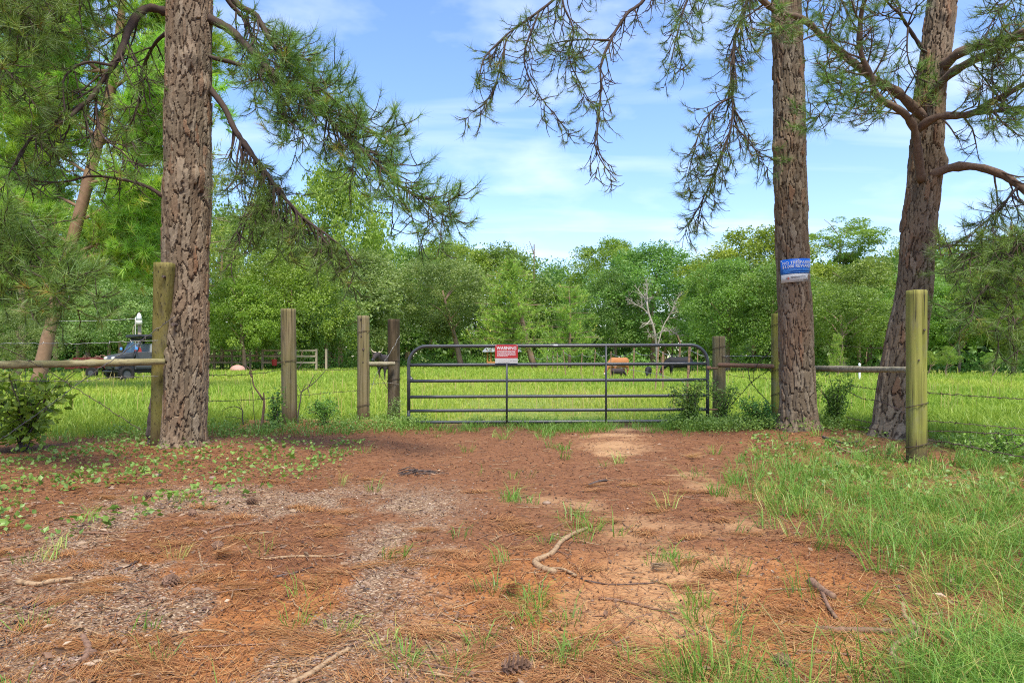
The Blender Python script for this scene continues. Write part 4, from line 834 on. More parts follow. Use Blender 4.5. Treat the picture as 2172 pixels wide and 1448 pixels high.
pA, rA, hA = round_post('fence_post', 614, 655, 905, 32, 11.5, 'post_grey', 'olive-grey fence post standing alone between the thick pine and the gate', groove=[(-1.9, 0.9, 1.9, 0.03, 0.012), (-1.1, 0.1, 0.9, 0.015, 0.01)], lean=(-0.02, 0), wires=(1.02,))
pB, rB, hB = round_post('fence_post', 771, 670, 890, 26, 12.2, 'post_grey', 'grey-brown fence post with dark bolt holes, left of the dark gate post', groove=[(-0.5, 0.3, 1.8, 0.022, 0.01)], wires=(1.55, 0.24))
pC, rC, hC = round_post('fence_post', 835, 677, 884, 26, 12.35, 'post_dark', 'blackened gate post beside the latch end of the gate', groove=[(-2.0, 0.3, 1.8, 0.01, 0.02)], wires=(0.72, 1.05))
pD, rD, hD = round_post('fence_post', 1525, 713, 905, 27, 11.7, 'post_grey', 'short gate post carrying the gate hinge and the rusty pipe', groove=[(-1.2, 0.2, 1.5, 0.012, 0.012)], wires=(1.28,))
pE, rE, hE = round_post('fence_post', 1645, 665, 915, 18, 10.9, 'post_green', 'narrow green-stained post half hidden behind the signed pine', groove=[(-1.6, 0.3, 1.8, 0.01, 0.01)], wires=(1.62, 0.9, 0.52))
pF, rF, hF = round_post('fence_post', 1944, 616, 985, 38, 7.3, 'post_green', 'mossy yellow-green split post in front of the leaning pine', groove=[(-1.25, 1.0, 1.86, 0.030, 0.010), (-1.35, 0.1, 0.9, 0.016, 0.008), (-2.1, 0.2, 1.6, 0.010, 0.012)], taper=1.04, lean=(0.0, 0.0), squareness=0.08, wires=(0.62, 0.19))
for post, R0, spots in ((pB, rB, ((-0.02, 1.78, 0.016), (-0.015, 1.48, 0.014), (0.02, 1.25, 0.020), (0.015, 1.02, 0.012)),), (pF, rF, ((0.03, 1.42, 0.010), (-0.03, 1.1, 0.008)))):
    for dx, z, s in spots:
        m = MB(); V, Fc = tube(np.array([[dx, -R0 * 0.90, z], [dx, -R0 * 1.015 - 0.004, z]]), [s, s], 8); m.add(V, Fc); m.build('bolt_hole', M['stick_dark'], post)
# old split stub behind the corner post
bs = px(323, 930, 8.5); e = empty('old_stub_post', (bs[0], 8.5, hz(bs[0], 8.5)), 'dark rough stub leaning behind the olive corner post', 'post')
m = MB(); V, Fc = tube(catmull([(0, 0, -0.1), (0.02, 0, 0.4), (0.09, 0.0, 0.95)], 20), np.linspace(0.075, 0.05, 20) * (1 + 0.10 * R_(2).normal(size=20)), 9); m.add(V, Fc); m.build('shaft', M['stick_dark'], e)

def rail(name, P, r, mat, label, cat='rail', knots=3, seed=1, seg=16):
    rng = R_(seed); P = catmull(P, 40); n = len(P); c = P[n // 2]
    e = empty(name, c, label, cat); R = r * (1 + 0.045 * np.cumsum(rng.normal(size=n)) / 3 * (0 if 'pipe' in name else 1) + 0.05 * rng.normal(size=n)); R[0] *= 0.86; R[-1] *= 0.86
    for k in range(knots): i = rng.integers(4, n - 4); R[i] *= 1.16
    m = MB(); V, Fc = tube(P - c, R, seg); V[:len(P) * seg] += rng.normal(0, r * 0.02, (len(P) * seg, 3)); m.add(V, Fc); m.build('log' if 'pipe' not in name else 'pipe', M[mat], e, True); return e
rail('log_rail', [px(-330, 776, 7.6), px(-100, 774, 7.65), px(120, 771.5, 7.85), px(350, 766.5, 8.04)], 0.043, 'rail_log', 'lichen-covered log rail running left from the olive corner post', seed=4)
pZ, rZ, hZ = round_post('fence_post', -310, 640, 940, 34, 7.75, 'post_olive', 'fence post outside the left edge carrying the far end of the log rail')
rail('log_rail', [px(783, 771.5, 12.1), px(815, 771.5, 12.1), px(838, 771, 12.15)], 0.042, 'rail_pale', 'short pale log tying the grey-brown post to the dark gate post', seed=5, knots=1)
rail('pipe_rail', [px(1523, 774, 11.5), px(1580, 775, 11.2), px(1640, 777, 10.75)], 0.036, 'rust', 'rusty pipe rail between the hinge post and the narrow green post', seed=6, knots=0)
rail('log_rail', [px(1730, 781, 10.3), px(1830, 783, 8.9), px(1926, 784, 7.55)], 0.045, 'rail_pale', 'white lichen-spotted log rail between the two right-hand pines', seed=7)

# gate ------------------------------------------------------------------
GYd = 11.25
def gpx(u, v): return px(u, v, GYd)
gate = empty('farm_gate', (gpx(1183, 0)[0], GYd, hz(0.7, GYd)), 'charcoal six-bar tube gate closed across the drive', 'gate'); go = np.array(gate.location)
sl = lambda u: -0.0045 * (u - 1183)      # the latch end sags a little
def arc(cu, cv, r_, a0, a1, n=9): return [(cu + r_ * math.cos(a), cv - r_ * math.sin(a)) for a in np.linspace(a0, a1, n)]
fr = [(867, 876)] + [(867, 800)] + arc(905, 771, 38, PI, PI / 2) + [(1183, 733)] + arc(1464, 770, 37, PI / 2, 0) + [(1501, 830), (1501, 890)]
P = np.array([gpx(u, v + (sl(u) if v < 760 else 0)) - go for u, v in fr])
m = MB(); V, Fc = tube(P, 0.0285, 14); m.add(V, Fc); m.build('frame', M['gate'], gate, True)
for v, u0, u1 in ((772.5, 868, 1500), (806.5, 868, 1500), (840, 868, 1500), (869.5, 868, 1500), (894, 868, 1500)):
    m = MB(); V, Fc = tube(np.array([gpx(u, v + sl(u)) - go for u in np.linspace(u0, u1, 12)]), 0.0255, 12); m.add(V, Fc); m.build('rail', M['gate'], gate, True)
for u, v0 in ((1075, 768), (1285, 733)):
    m = MB(); V, Fc = tube(np.array([gpx(u, v0) - go + [0, -0.024, 0], gpx(u, 896) - go + [0, -0.024, 0]]), 0.0165, 8); m.add(V, Fc); m.build('upright', M['gate'], gate, True)
V, Fc = tube(np.array([gpx(867, 870) - go, gpx(867, 896) - go]), 0.0285, 12); m = MB(); m.add(V, Fc); m.build('frame_foot', M['gate'], gate, True)
tri = [(869, 795), (879, 806), (869, 806)]; m = MB(); V, Fc = prism([((gpx(u, v) - go)[0], (gpx(u, v) - go)[2]) for u, v in tri], -0.01, 0.01); m.add(V, Fc); m.build('latch_gusset', M['gate'], gate)
m = MB(); p = gpx(872.5, 802) - go; V, Fc = tube(np.array([p + [0, -0.014, 0], p + [0, -0.011, 0]]), 0.011, 8); m.add(V, Fc); m.build('gap_disc', M['sign_grey'], gate)  # pale disc added in place of an open gap in the gusset
m = MB(); V, Fc = tube(np.array([gpx(1503, 776) - go + [0, 0, 0], gpx(1503, 784) - go]), 0.042, 12); m.add(V, Fc); V, Fc = tube(np.array([gpx(1503, 780) - go, gpx(1522, 781) - go]), 0.014, 8); m.add(V, Fc); m.build('hinge', M['rust'], gate, True)
m = MB(); V, Fc = tube(np.array([gpx(1503, 868) - go, gpx(1522, 868) - go]), 0.014, 8); m.add(V, Fc); m.build('hinge', M['rust'], gate, True)
m = MB(); V, Fc = box(gpx(1178, 731.5) - go + [0, -0.031, 0], (0.07, 0.004, 0.022)); m.add(V, Fc); m.build('maker_label', M['white'], gate)

# writing --------------------------------------------------------------
def text_mesh(body, size, bold=0.0, extr=0.0):
    cu = bpy.data.curves.new('text', 'FONT'); cu.body = body; cu.size = size; cu.offset = bold; cu.extrude = extr; cu.resolution_u = 3
    ob = bpy.data.objects.new('text', cu); COL.objects.link(ob); bpy.context.view_layer.update()
    me = bpy.data.meshes.new_from_object(ob.evaluated_get(bpy.context.evaluated_depsgraph_get())); bpy.data.objects.remove(ob); bpy.data.curves.remove(cu); return me
def place_text(me, name, fn, mat, parent):
    co = np.zeros(len(me.vertices) * 3, np.float32); me.vertices.foreach_get('co', co); co = co.reshape(-1, 3)
    me.vertices.foreach_set('co', np.asarray(fn(co), np.float32).ravel()); me.materials.clear(); me.materials.append(M[mat]); me.update(); me.name = name
    return lk(bpy.data.objects.new(name, me), parent)
def text_width(me):
    co = np.zeros(len(me.vertices) * 3, np.float32); me.vertices.foreach_get('co', co); co = co.reshape(-1, 3); return co[:, 0].min(), co[:, 0].max()

a, b = gpx(1050, 731), gpx(1098.5, 770); yS = GYd - 0.036
sw, sh = b[0] - a[0], a[2] - b[2]
ws = empty('warning_sign', ((a[0] + b[0]) / 2, yS, b[2]), 'red and grey WARNING sign tied to the top bars of the gate', 'sign')
m = MB(); V, Fc = box((0, 0, sh * 0.635), (sw, 0.004, sh * 0.73), bev=0.0015); m.add(V, Fc); m.build('red_panel', M['sign_red'], ws)
m = MB(); V, Fc = box((0, 0.0005, sh * 0.135), (sw * 0.985, 0.003, sh * 0.27)); m.add(V, Fc); m.build('grey_panel', M['sign_grey'], ws)
tm_ = text_mesh('WARNING', 0.1, 0.0014); x0, x1 = text_width(tm_); s = sw * 0.86 / (x1 - x0)
place_text(tm_, 'lettering', lambda c: np.c_[(c[:, 0] - (x0 + x1) / 2) * s, np.full(len(c), -0.0032), c[:, 1] * s * 1.12 + sh * 0.735], 'white', ws)
m = MB(); rng = R_(8)
for k in range(7):      # lines of print too small to read
    xx = -sw * 0.40; end = sw * 0.40 if k < 6 else 0.02; zz = sh * (0.672 - 0.048 * k)
    while xx < end:
        L = min(rng.uniform(0.010, 0.032), end - xx)
        if L > 0.004: V, Fc = box((xx + L / 2, -0.0030, zz), (L, 0.0012, sh * 0.021)); m.add(V, Fc)
        xx += L + 0.005
m.build('small_print', M['white'], ws)
m = MB(); V, Fc = box((sw * 0.20, -0.0022, sh * 0.13), (0.014, 0.001, 0.011)); m.add(V, Fc)
V, Fc = box((sw * 0.36, -0.0022, sh * 0.13), (0.06, 0.001, 0.003)); m.add(V, Fc); V, Fc = box((-sw * 0.1, -0.0022, sh * 0.04), (0.2, 0.001, 0.003)); m.add(V, Fc); m.build('ink_mark', M['sign_ink'], ws)
for sx in (-1, 1):
    m = MB(); V, Fc = tube(np.array([[sx * sw * 0.46, -0.006, sh * 0.965], [sx * sw * 0.46, 0.004, sh * 0.965]]), 0.009, 8); m.add(V, Fc); m.build('screw', M['sign_grey'], ws)

# blue sign bent round the pine
c2 = px(1681, 577, 10.0); Rs = 64 / F * 10.0 / 2 + 0.018; TW, THh = 0.56, 0.335
ns_ = empty('no_trespassing_sign', (c2[0], 10.0, c2[2] - THh / 2), 'blue and white no trespassing reward sign nailed round the pine trunk', 'sign')
def wrap(s, t, off=0.0):
    s = np.asarray(s, float); t = np.asarray(t, float); tt = t + 0.045 * s; ph = s / Rs + 0.03; R = Rs + off
    return np.stack([R * np.sin(ph) + 0.001 * tt, -R * np.cos(ph), tt], -1)
def patch(s0, s1, t0, t1, off, n=28, thick=0.002):
    ss = np.linspace(s0, s1, n); V = np.vstack([wrap(ss, np.full(n, t0), off), wrap(ss, np.full(n, t1), off), wrap(ss, np.full(n, t0), off - thick), wrap(ss, np.full(n, t1), off - thick)])
    i = np.arange(n - 1); f = np.vstack([np.stack([i, i + 1, n + i + 1, n + i], -1), np.stack([2 * n + i + 1, 2 * n + i, 3 * n + i, 3 * n + i + 1], -1), np.stack([2 * n + i, 2 * n + i + 1, i + 1, i], -1), np.stack([n + i, n + i + 1, 3 * n + i + 1, 3 * n + i], -1)])
    f = np.vstack([f, [[2 * n, 0, n, 3 * n]], [[n - 1, 3 * n - 1, 4 * n - 1, 2 * n - 1]]]); return V, f
m = MB(); m.add(*patch(-TW / 2, TW / 2, THh * 0.36, THh, 0.0)); m.build('blue_panel', M['sign_blue'], ns_, True)
m = MB(); m.add(*patch(-TW / 2 + 0.01, TW / 2 - 0.006, 0, THh * 0.36, -0.0005)); m.build('white_panel', M['sign_grey'], ns_, True)
for body, t0, wd in (('NO TRESPASSING', 0.775, 0.84), ('$1,000 REWARD', 0.625, 0.76)):
    q = text_mesh(body, 0.1, 0.0010); x0, x1 = text_width(q); s = TW * wd / (x1 - x0)
    place_text(q, 'lettering', lambda c: wrap((c[:, 0] - x0) * s - TW * 0.43, c[:, 1] * s * 1.0 + THh * t0, 0.0035), 'white', ns_)
m = MB()
for t0, s0, s1 in ((0.56, -0.42, 0.42), (0.525, -0.42, 0.44), (0.49, -0.42, 0.40), (0.455, -0.42, -0.22), (0.405, -0.42, 0.30)): m.add(*patch(TW * s0, TW * s1, THh * t0, THh * (t0 + 0.016), 0.003, 24, 0.001))
m.build('small_print', M['sign_sky'], ns_, True)
m = MB()
for t0, s0, s1 in ((0.225, -0.22, 0.17), (0.185, -0.22, 0.0), (0.07, 0.10, 0.36)): m.add(*patch(TW * s0, TW * s1, THh * t0, THh * (t0 + 0.018), 0.003, 18, 0.001))
m.add(*patch(-0.03, -0.018, THh * 0.07, THh * 0.10, 0.003, 3, 0.001)); m.build('small_print', M['sign_ink'], ns_, True)
m = MB(); m.add(wrap([-0.185, -0.165, -0.17, -0.165, -0.185], [0.055, 0.03, 0.058, 0.09, 0.066], 0.0035), np.array([[0, 1, 2], [4, 2, 3], [0, 2, 4]])); m.build('emblem', M['sign_ink'], ns_)
m = MB(); m.add(*patch(-0.175, -0.135, 0.054, 0.064, 0.004, 4, 0.001)); m.add(*patch(-0.16, -0.148, 0.042, 0.078, 0.0046, 4, 0.001)); m.build('emblem', M['ink_red'], ns_)
for s0 in (-0.26, -0.02, 0.24):
    m = MB(); p = wrap(s0, THh * 0.94, 0.0); d = nz(np.array([p[0], p[1], 0])); V, Fc = tube(np.array([p, p + d * 0.008]), 0.008, 8); m.add(V, Fc); m.build('nail', M['white'], ns_)

# wire ---------------------------------------------------------------------
def strand(pts, label, r=0.003, mat='wire', barbs=True, sag=0.0, group='fence wires', seed=0, bs=0.13, name='barbed_wire'):
    rng = R_(seed + 900); P = catmull(pts, 8 * len(pts) + 24); n = len(P); t = np.linspace(0, 1, n)
    P[:, 2] -= sag * 4 * t * (1 - t); P[1:-1] += rng.normal(0, 0.004, (n - 2, 3)); c = P[n // 2].copy(); m = MB(); V, Fc = tube(P - c, r, 5); m.add(V, Fc)
    if barbs:
        L = np.r_[0, np.cumsum(np.linalg.norm(np.diff(P, axis=0), axis=1))]
        for s in np.arange(bs / 2, L[-1], bs):
            q = np.array([np.interp(s, L, P[:, k]) for k in range(3)]) - c
            for k in range(2):
                d = nz(rng.normal(size=3)) * 0.020; V, Fc = tube(np.array([q - d, q + d]), [r * 0.75, r * 0.5], 3, False); m.add(V, Fc)
    o = m.build(name, M[mat]); o.location = tuple(float(v) for v in c); return tag(o, label, 'wire', group)
W = lambda *a: [px(*p) for p in a]
strand(W((-300, 640, 7.7), (0, 735, 7.75), (165, 826, 7.8), (300, 912, 7.9)), 'dark brace wire slanting down right across the log rail to the thick pine', 0.0045, 'wire_rust', seed=1)
strand(W((-120, 1010, 7.3), (0, 932, 7.4), (90, 870, 7.5), (200, 790, 7.6), (370, 672, 7.75)), 'pale brace wire climbing from the bush to the corner post', 0.0045, 'wire', seed=2)
strand(W((-200, 726, 7.9), (0, 728, 7.9), (110, 728, 7.9), (165, 729, 7.9), (250, 725, 7.9), (335, 722, 7.9)), 'top wire above the log rail', 0.003, 'wire_pale', seed=3)
strand(W((-200, 812, 7.9), (0, 808, 7.9), (170, 808, 7.9), (240, 800, 7.9), (335, 798, 7.9)), 'barbed wire just below the log rail', 0.0035, 'wire', seed=4)
strand(W((410, 792, 8.6), (500, 791, 9.9), (600, 784, 11.3)), 'barbed wire from the thick pine to the lone olive-grey post', 0.0045, 'wire_rust', sag=0.03, seed=5)
strand(W((410, 850, 8.6), (500, 846, 9.9), (600, 842, 11.3)), 'lower barbed wire from the thick pine to the lone olive-grey post', 0.004, 'wire_rust', sag=0.02, seed=6)
strand(W((625, 783, 11.5), (700, 782, 11.8), (760, 782, 12.1)), 'barbed wire from the lone olive-grey post to the grey-brown post', 0.0045, 'wire_rust', sag=0.02, seed=7)
strand(W((625, 838, 11.5), (700, 830, 11.8), (760, 828, 12.1)), 'lower barbed wire from the lone olive-grey post to the grey-brown post', 0.004, 'wire_rust', sag=0.02, seed=8)
strand(W((785, 832, 12.1), (800, 790, 12.1), (825, 752, 12.15), (848, 712, 12.2)), 'pale wire twisted up the dark gate post', 0.004, 'wire_pale', False, seed=9)
strand(W((783, 730, 12.1), (800, 780, 12.1), (820, 820, 12.15), (846, 845, 12.2)), 'dark brace wire crossing under the short pale log', 0.005, 'wire_rust', False, seed=10)
strand(W((783, 815, 12.2), (820, 812, 12.2), (846, 815, 12.25)), 'low wire between the grey-brown post and the dark gate post', 0.0035, 'wire', seed=11)
strand(W((1530, 755, 11.6), (1580, 775, 11.3), (1594, 812, 11.1), (1632, 855, 10.8)), 'brace wire sloping down right below the rusty pipe', 0.006, 'wire_rust', seed=12)
strand(W((1540, 868, 11.6), (1570, 838, 11.3), (1597, 808, 11.1), (1634, 783, 10.8)), 'brace wire sloping up right below the rusty pipe', 0.006, 'wire_rust', seed=13)
strand(W((1597, 810, 11.1), (1600, 785, 11.0), (1612, 765, 10.9), (1632, 745, 10.8), (1640, 725, 10.8)), 'loose curl of wire above the rusty pipe', 0.005, 'wire_rust', False, seed=14)
strand(W((1540, 794, 11.6), (1590, 801, 11.3), (1640, 803, 10.8)), 'barbed wire between the hinge post and the narrow green post', 0.0035, 'wire_rust', seed=15)
strand(W((1545, 852, 11.6), (1590, 858, 11.3), (1640, 861, 10.8)), 'lower barbed wire between the hinge post and the narrow green post', 0.0035, 'wire_rust', seed=16)
strand(W((1535, 755, 11.6), (1590, 755, 11.3), (1640, 756, 10.8)), 'pale top wire above the rusty pipe', 0.003, 'wire_pale', seed=17)
strand(W((1955, 832, 7.3), (2060, 838, 7.0), (2172, 844, 6.8), (2330, 852, 6.6)), 'topmost barbed wire right of the yellow-green post', 0.0042, 'wire_rust', sag=0.01, seed=18)
strand(W((1955, 890, 7.3), (2060, 898, 7.0), (2172, 907, 6.8), (2330, 920, 6.6)), 'second barbed wire down, right of the yellow-green post', 0.0042, 'wire_rust', sag=0.01, seed=19)
strand(W((1955, 913, 7.3), (2040, 914, 7.0), (2172, 921, 6.8), (2330, 930, 6.6)), 'third barbed wire down, right of the yellow-green post', 0.005, 'wire_rust', sag=0.01, seed=20)
strand(W((1955, 930, 7.3), (2040, 942, 7.0), (2110, 956, 6.8), (2172, 968, 6.6), (2300, 990, 6.4)), 'lowest slack barbed wire right of the yellow-green post', 0.006, 'wire_rust', sag=0.01, seed=21)
strand(W((1750, 730, 10.0), (1850, 738, 9.0), (1926, 740, 7.5)), 'thin top wire over the white log rail', 0.003, 'wire_rust', seed=22)
strand(W((1805, 819, 9.8), (1850, 824, 9.2), (1876, 826, 8.9)), 'barbed wire from the small shrub to the leaning pine', 0.004, 'wire_rust', seed=23)
strand(W((1805, 833, 9.8), (1830, 845, 9.3), (1870, 852, 8.9), (1926, 878, 7.6)), 'slack barbed wire across the leaning pine trunk', 0.0045, 'wire_rust', seed=24)
strand(W((1795, 884, 9.8), (1830, 893, 9.3), (1862, 898, 8.9)), 'low barbed wire from the small shrub to the leaning pine', 0.004, 'wire_rust', seed=25)
strand(W((1795, 900, 9.8), (1830, 906, 9.3), (1862, 911, 8.9)), 'lowest barbed wire from the small shrub to the leaning pine', 0.004, 'wire_rust', seed=26)

# T-posts of the field fence --------------------------------------------------
ORD = ['first', 'second', 'third', 'fourth', 'fifth', 'sixth', 'seventh', 'eighth', 'ninth', 'tenth', 'eleventh', 'twelfth', 'thirteenth']
TP = [(1454, 865, 1463, 732), (1388, 833, 1397, 735), (1406, 831, 1406, 745), (1343, 821, 1345, 738), (1479, 800, 1480, 742), (1295, 804, 1296, 745), (1258, 801, 1263, 742), (1231, 800, 1235, 747), (1201, 798, 1195, 742), (1182, 794, 1182, 747), (1172, 793, 1173, 752), (1159, 789, 1161, 753), (1128, 785, 1129, 752)]
ords = sorted(range(len(TP)), key=lambda i: -TP[i][1]); tops = []
def tpost(i):
    u, v, ut, vt = TP[i]; Y = GY(v); b = px(u, v, Y); tp = px(ut, vt, Y); z0 = hz(b[0], Y); e = empty('fence_t_post', (b[0], Y, z0), 'rusty steel stake of the wire fence behind the gate, %s nearest to the gate' % ORD[ords.index(i)], 'post', 'steel stakes in the field')
    t = tp - np.array([b[0], Y, z0]); k = nz(t); s = np.array([1, 0, -k[0]]); m = MB()
    for (w, d, oy) in ((0.048, 0.012, 0), (0.012, 0.040, 0.020)):
        c = np.array([[-w / 2, oy - d / 2], [w / 2, oy - d / 2], [w / 2, oy + d / 2], [-w / 2, oy + d / 2]]); V = np.array([[q[0], q[1], -0.3] for q in c] + [[t[0] + q[0], q[1], t[2]] for q in c])
        m.add(V, np.array([[0, 1, 5, 4], [1, 2, 6, 5], [2, 3, 7, 6], [3, 0, 4, 7], [4, 5, 6, 7]]))
    m.build('stake', M['tpost'], e)
    m = MB()
    for f in np.linspace(0.25, 0.95, 12): V, Fc = box(t * f + [0, -0.008, 0], (0.03, 0.012, 0.014)); m.add(V, Fc)
    st = m.build('studs', M['tpost'], e); tops.append((i, tp))
for i in range(len(TP)): tpost(i)
def tt(i, f=1.0):
    u, v, ut, vt = TP[i]; Y = GY(v); a, b = px(u, v, Y), px(ut, vt, Y); return a + (b - a) * f - [0, 0.02, 0]
chain = [0, 1, 3, 5, 6, 7, 8, 9, 10, 11, 12]
for k in range(len(chain) - 1):
    a, b = tt(chain[k], 0.93), tt(chain[k + 1], 0.93)
    strand([a, (a + b) / 2, b], 'slack top wire of the field fence, %s span from the gate' % ORD[k], 0.0035 + 0.00018 * a[1], 'wire_pale', True, 0.16 + 0.012 * k, 'field fence wires', 40 + k, 0.4)
strand([tt(0, 0.4), (tt(0, 0.4) + tt(1, 0.42)) / 2, tt(1, 0.42), tt(3, 0.45), tt(5, 0.5)], 'lower wire of the field fence in front of the cattle', 0.006, 'wire_pale', True, 0.02, 'field fence wires', 61, 0.4)
strand([px(1503, 758, 14.0), px(1490, 752, 14.5), tt(0, 0.93)], 'end wire of the field fence joining behind the gate hinge', 0.005, 'wire_pale', True, 0.03, 'field fence wires', 62, 0.4)
# ------------------------------------------------------------------ cattle
def skin(mb, voxel, name, mat, smooth=10):
    """one continuous surface from overlapping volumes"""
    ob = bpy.data.objects.new(name, mb.mesh(name, mat)); COL.objects.link(ob)
    md = ob.modifiers.new('r', 'REMESH'); md.mode = 'VOXEL'; md.voxel_size = voxel
    sm = ob.modifiers.new('s', 'SMOOTH'); sm.iterations = smooth; sm.factor = 0.5
    bpy.context.view_layer.update()
    me = bpy.data.meshes.new_from_object(ob.evaluated_get(bpy.context.evaluated_depsgraph_get())); bpy.data.objects.remove(ob)
    me.materials.clear(); me.materials.append(mat); me.polygons.foreach_set('use_smooth', np.ones(len(me.polygons), bool)); return me

def loft_x(xs, zc, rw, rh, seg=16, pad=True):
    th = np.linspace(0, 2 * math.pi, seg, endpoint=False); n = len(xs)
    V = np.stack([np.repeat(xs, seg), np.concatenate([w * np.cos(th) for w in rw]), np.concatenate([z + h * np.sin(th) for z, h in zip(zc, rh)])], -1)
    i = np.arange(n - 1)[:, None] * seg; j = np.arange(seg)[None, :]; k = (j + 1) % seg
    q = np.stack([i + j, i + seg + j, i + seg + k, i + k], -1).reshape(-1, 4)
    V = np.vstack([V, [xs[0], 0, zc[0]], [xs[-1], 0, zc[-1]]]); a = n * seg; jj = np.arange(seg); kk = (jj + 1) % seg
    return V, [q, np.vstack([np.stack([np.full(seg, a), jj, kk], -1), np.stack([np.full(seg, a + 1), (n - 1) * seg + kk, (n - 1) * seg + jj], -1)])]

def hide_mat(name, base, patch, amt, scale=2.2):
    t = NT(name); n = t.noise(t.coord(), scale, 3, 0.5); f = t.noise(t.coord(), 40, 3)
    c = t.mix(t.math('MULTIPLY', t.math('SUBTRACT', n, 1 - amt, True), 9.0, True), base, patch); c = t.mix(t.math('MULTIPLY', f, 0.25), c, tuple(a * 0.5 for a in base))
    return t.bsdf(c, 0.75, f, 0.2, 0.01, 0, 0.25)
M['hide_orange'] = hide_mat('orange_hide', (0.36, 0.145, 0.048), (0.62, 0.44, 0.28), 0.36)
M['hide_black'] = hide_mat('black_hide', (0.016, 0.015, 0.016), (0.15, 0.032, 0.020), 0.40, 1.3)
M['hide_calf'] = hide_mat('black_calf_hide', (0.018, 0.017, 0.018), (0.03, 0.027, 0.026), 0.4)
M['hide_brown'] = hide_mat('dark_brown_hide', (0.040, 0.031, 0.029), (0.085, 0.05, 0.04), 0.42)
M['muzzle'] = flat_mat('pale_muzzle', (0.55, 0.43, 0.33), 0.7)

def cattle(u, vfeet, rz, hide, label, height=1.35, graze=True, horns=0.0, face=None, voxel=0.04):
    Y = GY(vfeet); x = (u - CU) / F * Y; s = height / 1.35
    e = empty('calf' if height < 0.95 else 'cow', (x, Y, hz(x, Y)), label, 'calf' if height < 0.95 else 'cow', 'cattle in the pasture'); e.rotation_euler = (0, 0, rz)
    m = MB(); xs = np.array([-0.86, -0.80, -0.6, -0.3, 0.0, 0.3, 0.55, 0.70, 0.78])
    V, Fc = loft_x(xs, np.array([1.06, 1.05, 1.02, 0.96, 0.94, 0.95, 0.98, 1.0, 1.02]), np.array([0.10, 0.22, 0.30, 0.33, 0.35, 0.33, 0.27, 0.20, 0.10]), np.array([0.10, 0.24, 0.33, 0.36, 0.38, 0.38, 0.37, 0.30, 0.14])); m.add(V, Fc)
    for sy in (-1, 1):
        for P, R in (([(-0.62, sy * 0.17, 0.95), (-0.58, sy * 0.19, 0.72), (-0.70, sy * 0.17, 0.45), (-0.66, sy * 0.17, 0.22), (-0.62, sy * 0.17, 0.0)], [0.20, 0.15, 0.075, 0.05, 0.062]),
                     ([(0.48, sy * 0.16, 0.95), (0.50, sy * 0.18, 0.62), (0.52, sy * 0.17, 0.40), (0.50, sy * 0.17, 0.18), (0.52, sy * 0.17, 0.0)], [0.17, 0.11, 0.07, 0.05, 0.062])):
            V, Fc = tube(np.array(P), R, 10); m.add(V, Fc)
    if graze: nk = [(0.50, 0, 1.06), (0.85, 0, 0.86), (1.05, 0, 0.60)]; hd = [(1.02, 0, 0.66), (1.13, 0, 0.48), (1.22, 0, 0.30), (1.26, 0, 0.20)]
    else: nk = [(0.50, 0, 1.05), (0.82, 0, 1.20), (1.00, 0, 1.32)]; hd = [(0.94, 0, 1.36), (1.12, 0, 1.26), (1.28, 0, 1.12), (1.34, 0, 1.05)]
    V, Fc = tube(np.array(nk), [0.30, 0.21, 0.15], 12); m.add(V, Fc); V, Fc = tube(np.array(hd), [0.135, 0.135, 0.10, 0.085], 12); m.add(V, Fc)
    hv = np.array(hd[0]); ax = nz(np.array(hd[2]) - hv); upv = np.array([-ax[2], 0, ax[0]]) if ax[0] > 0 else np.array([0, 0, 1.0]); upv = upv if upv[2] > 0 or graze else -upv
    for sy in (-1, 1):
        V, Fc = tube(np.array([hv + [0, sy * 0.10, 0.02], hv + [0, sy * 0.21, 0.03], hv + [0, sy * 0.30, -0.01]]), [0.035, 0.055, 0.015], 8); m.add(V, Fc)
    V, Fc = tube(catmull([(-0.82, 0, 1.22), (-0.92, 0, 1.05), (-0.94, 0, 0.75), (-0.93, 0, 0.5), (-0.93, 0, 0.36)], 12), np.array([0.045] * 8 + [0.05, 0.06, 0.06, 0.04]), 8); m.add(V, Fc)
    body = lk(bpy.data.objects.new('body', skin(m, voxel, 'body', M[hide])), e); body.scale = (s, s, s)
    def piece(nm, V, Fc, mt): q = MB(); q.add(np.asarray(V) * s, Fc); q.build(nm, M[mt], e, True)
    for sy in (-1, 1):
        if horns:
            P = catmull([hv + [0, sy * 0.08, 0.08], hv + [0.0, sy * (0.08 + horns * 0.5), 0.12], hv + [0.04, sy * (0.08 + horns * 0.85), 0.12 + horns * 0.45]], 10); V, Fc = tube(P, np.linspace(0.036, 0.010, 10), 8); piece('horn', V, Fc, 'horn')
        c = hv + ax * 0.16 + np.array([0, sy * 0.128, 0.03]); V, Fc = tube(np.array([c - [0, sy * 0.02, 0], c + [0, sy * 0.012, 0]]), [0.026, 0.014], 8); piece('eye', V, Fc, 'black')
    tip = np.array(hd[-1]); V, Fc = tube(np.array([tip - ax * 0.05, tip + ax * 0.05, tip + ax * 0.085]), [0.090, 0.085, 0.05], 10); piece('muzzle', V, Fc, face or 'black')
    for (hx, hy) in ((-0.62, 0.17), (-0.62, -0.17), (0.52, 0.17), (0.52, -0.17)):
        V, Fc = tube(np.array([[hx, hy, 0.0], [hx + 0.01, hy, 0.075]]), [0.074, 0.062], 8); piece('hoof', V, Fc, 'black')
cattle(1312, 799, math.radians(214), 'hide_orange', 'orange cow with a pale face and horns, grazing behind the gate', 1.13, True, 0.26, 'muzzle')
cattle(1310, 803, math.radians(15), 'hide_brown', 'dark calf standing against the orange cow', 0.56, True)
cattle(1375, 801, math.radians(250), 'hide_calf', 'small black calf grazing between the orange cow and the big black one', 0.62, True)
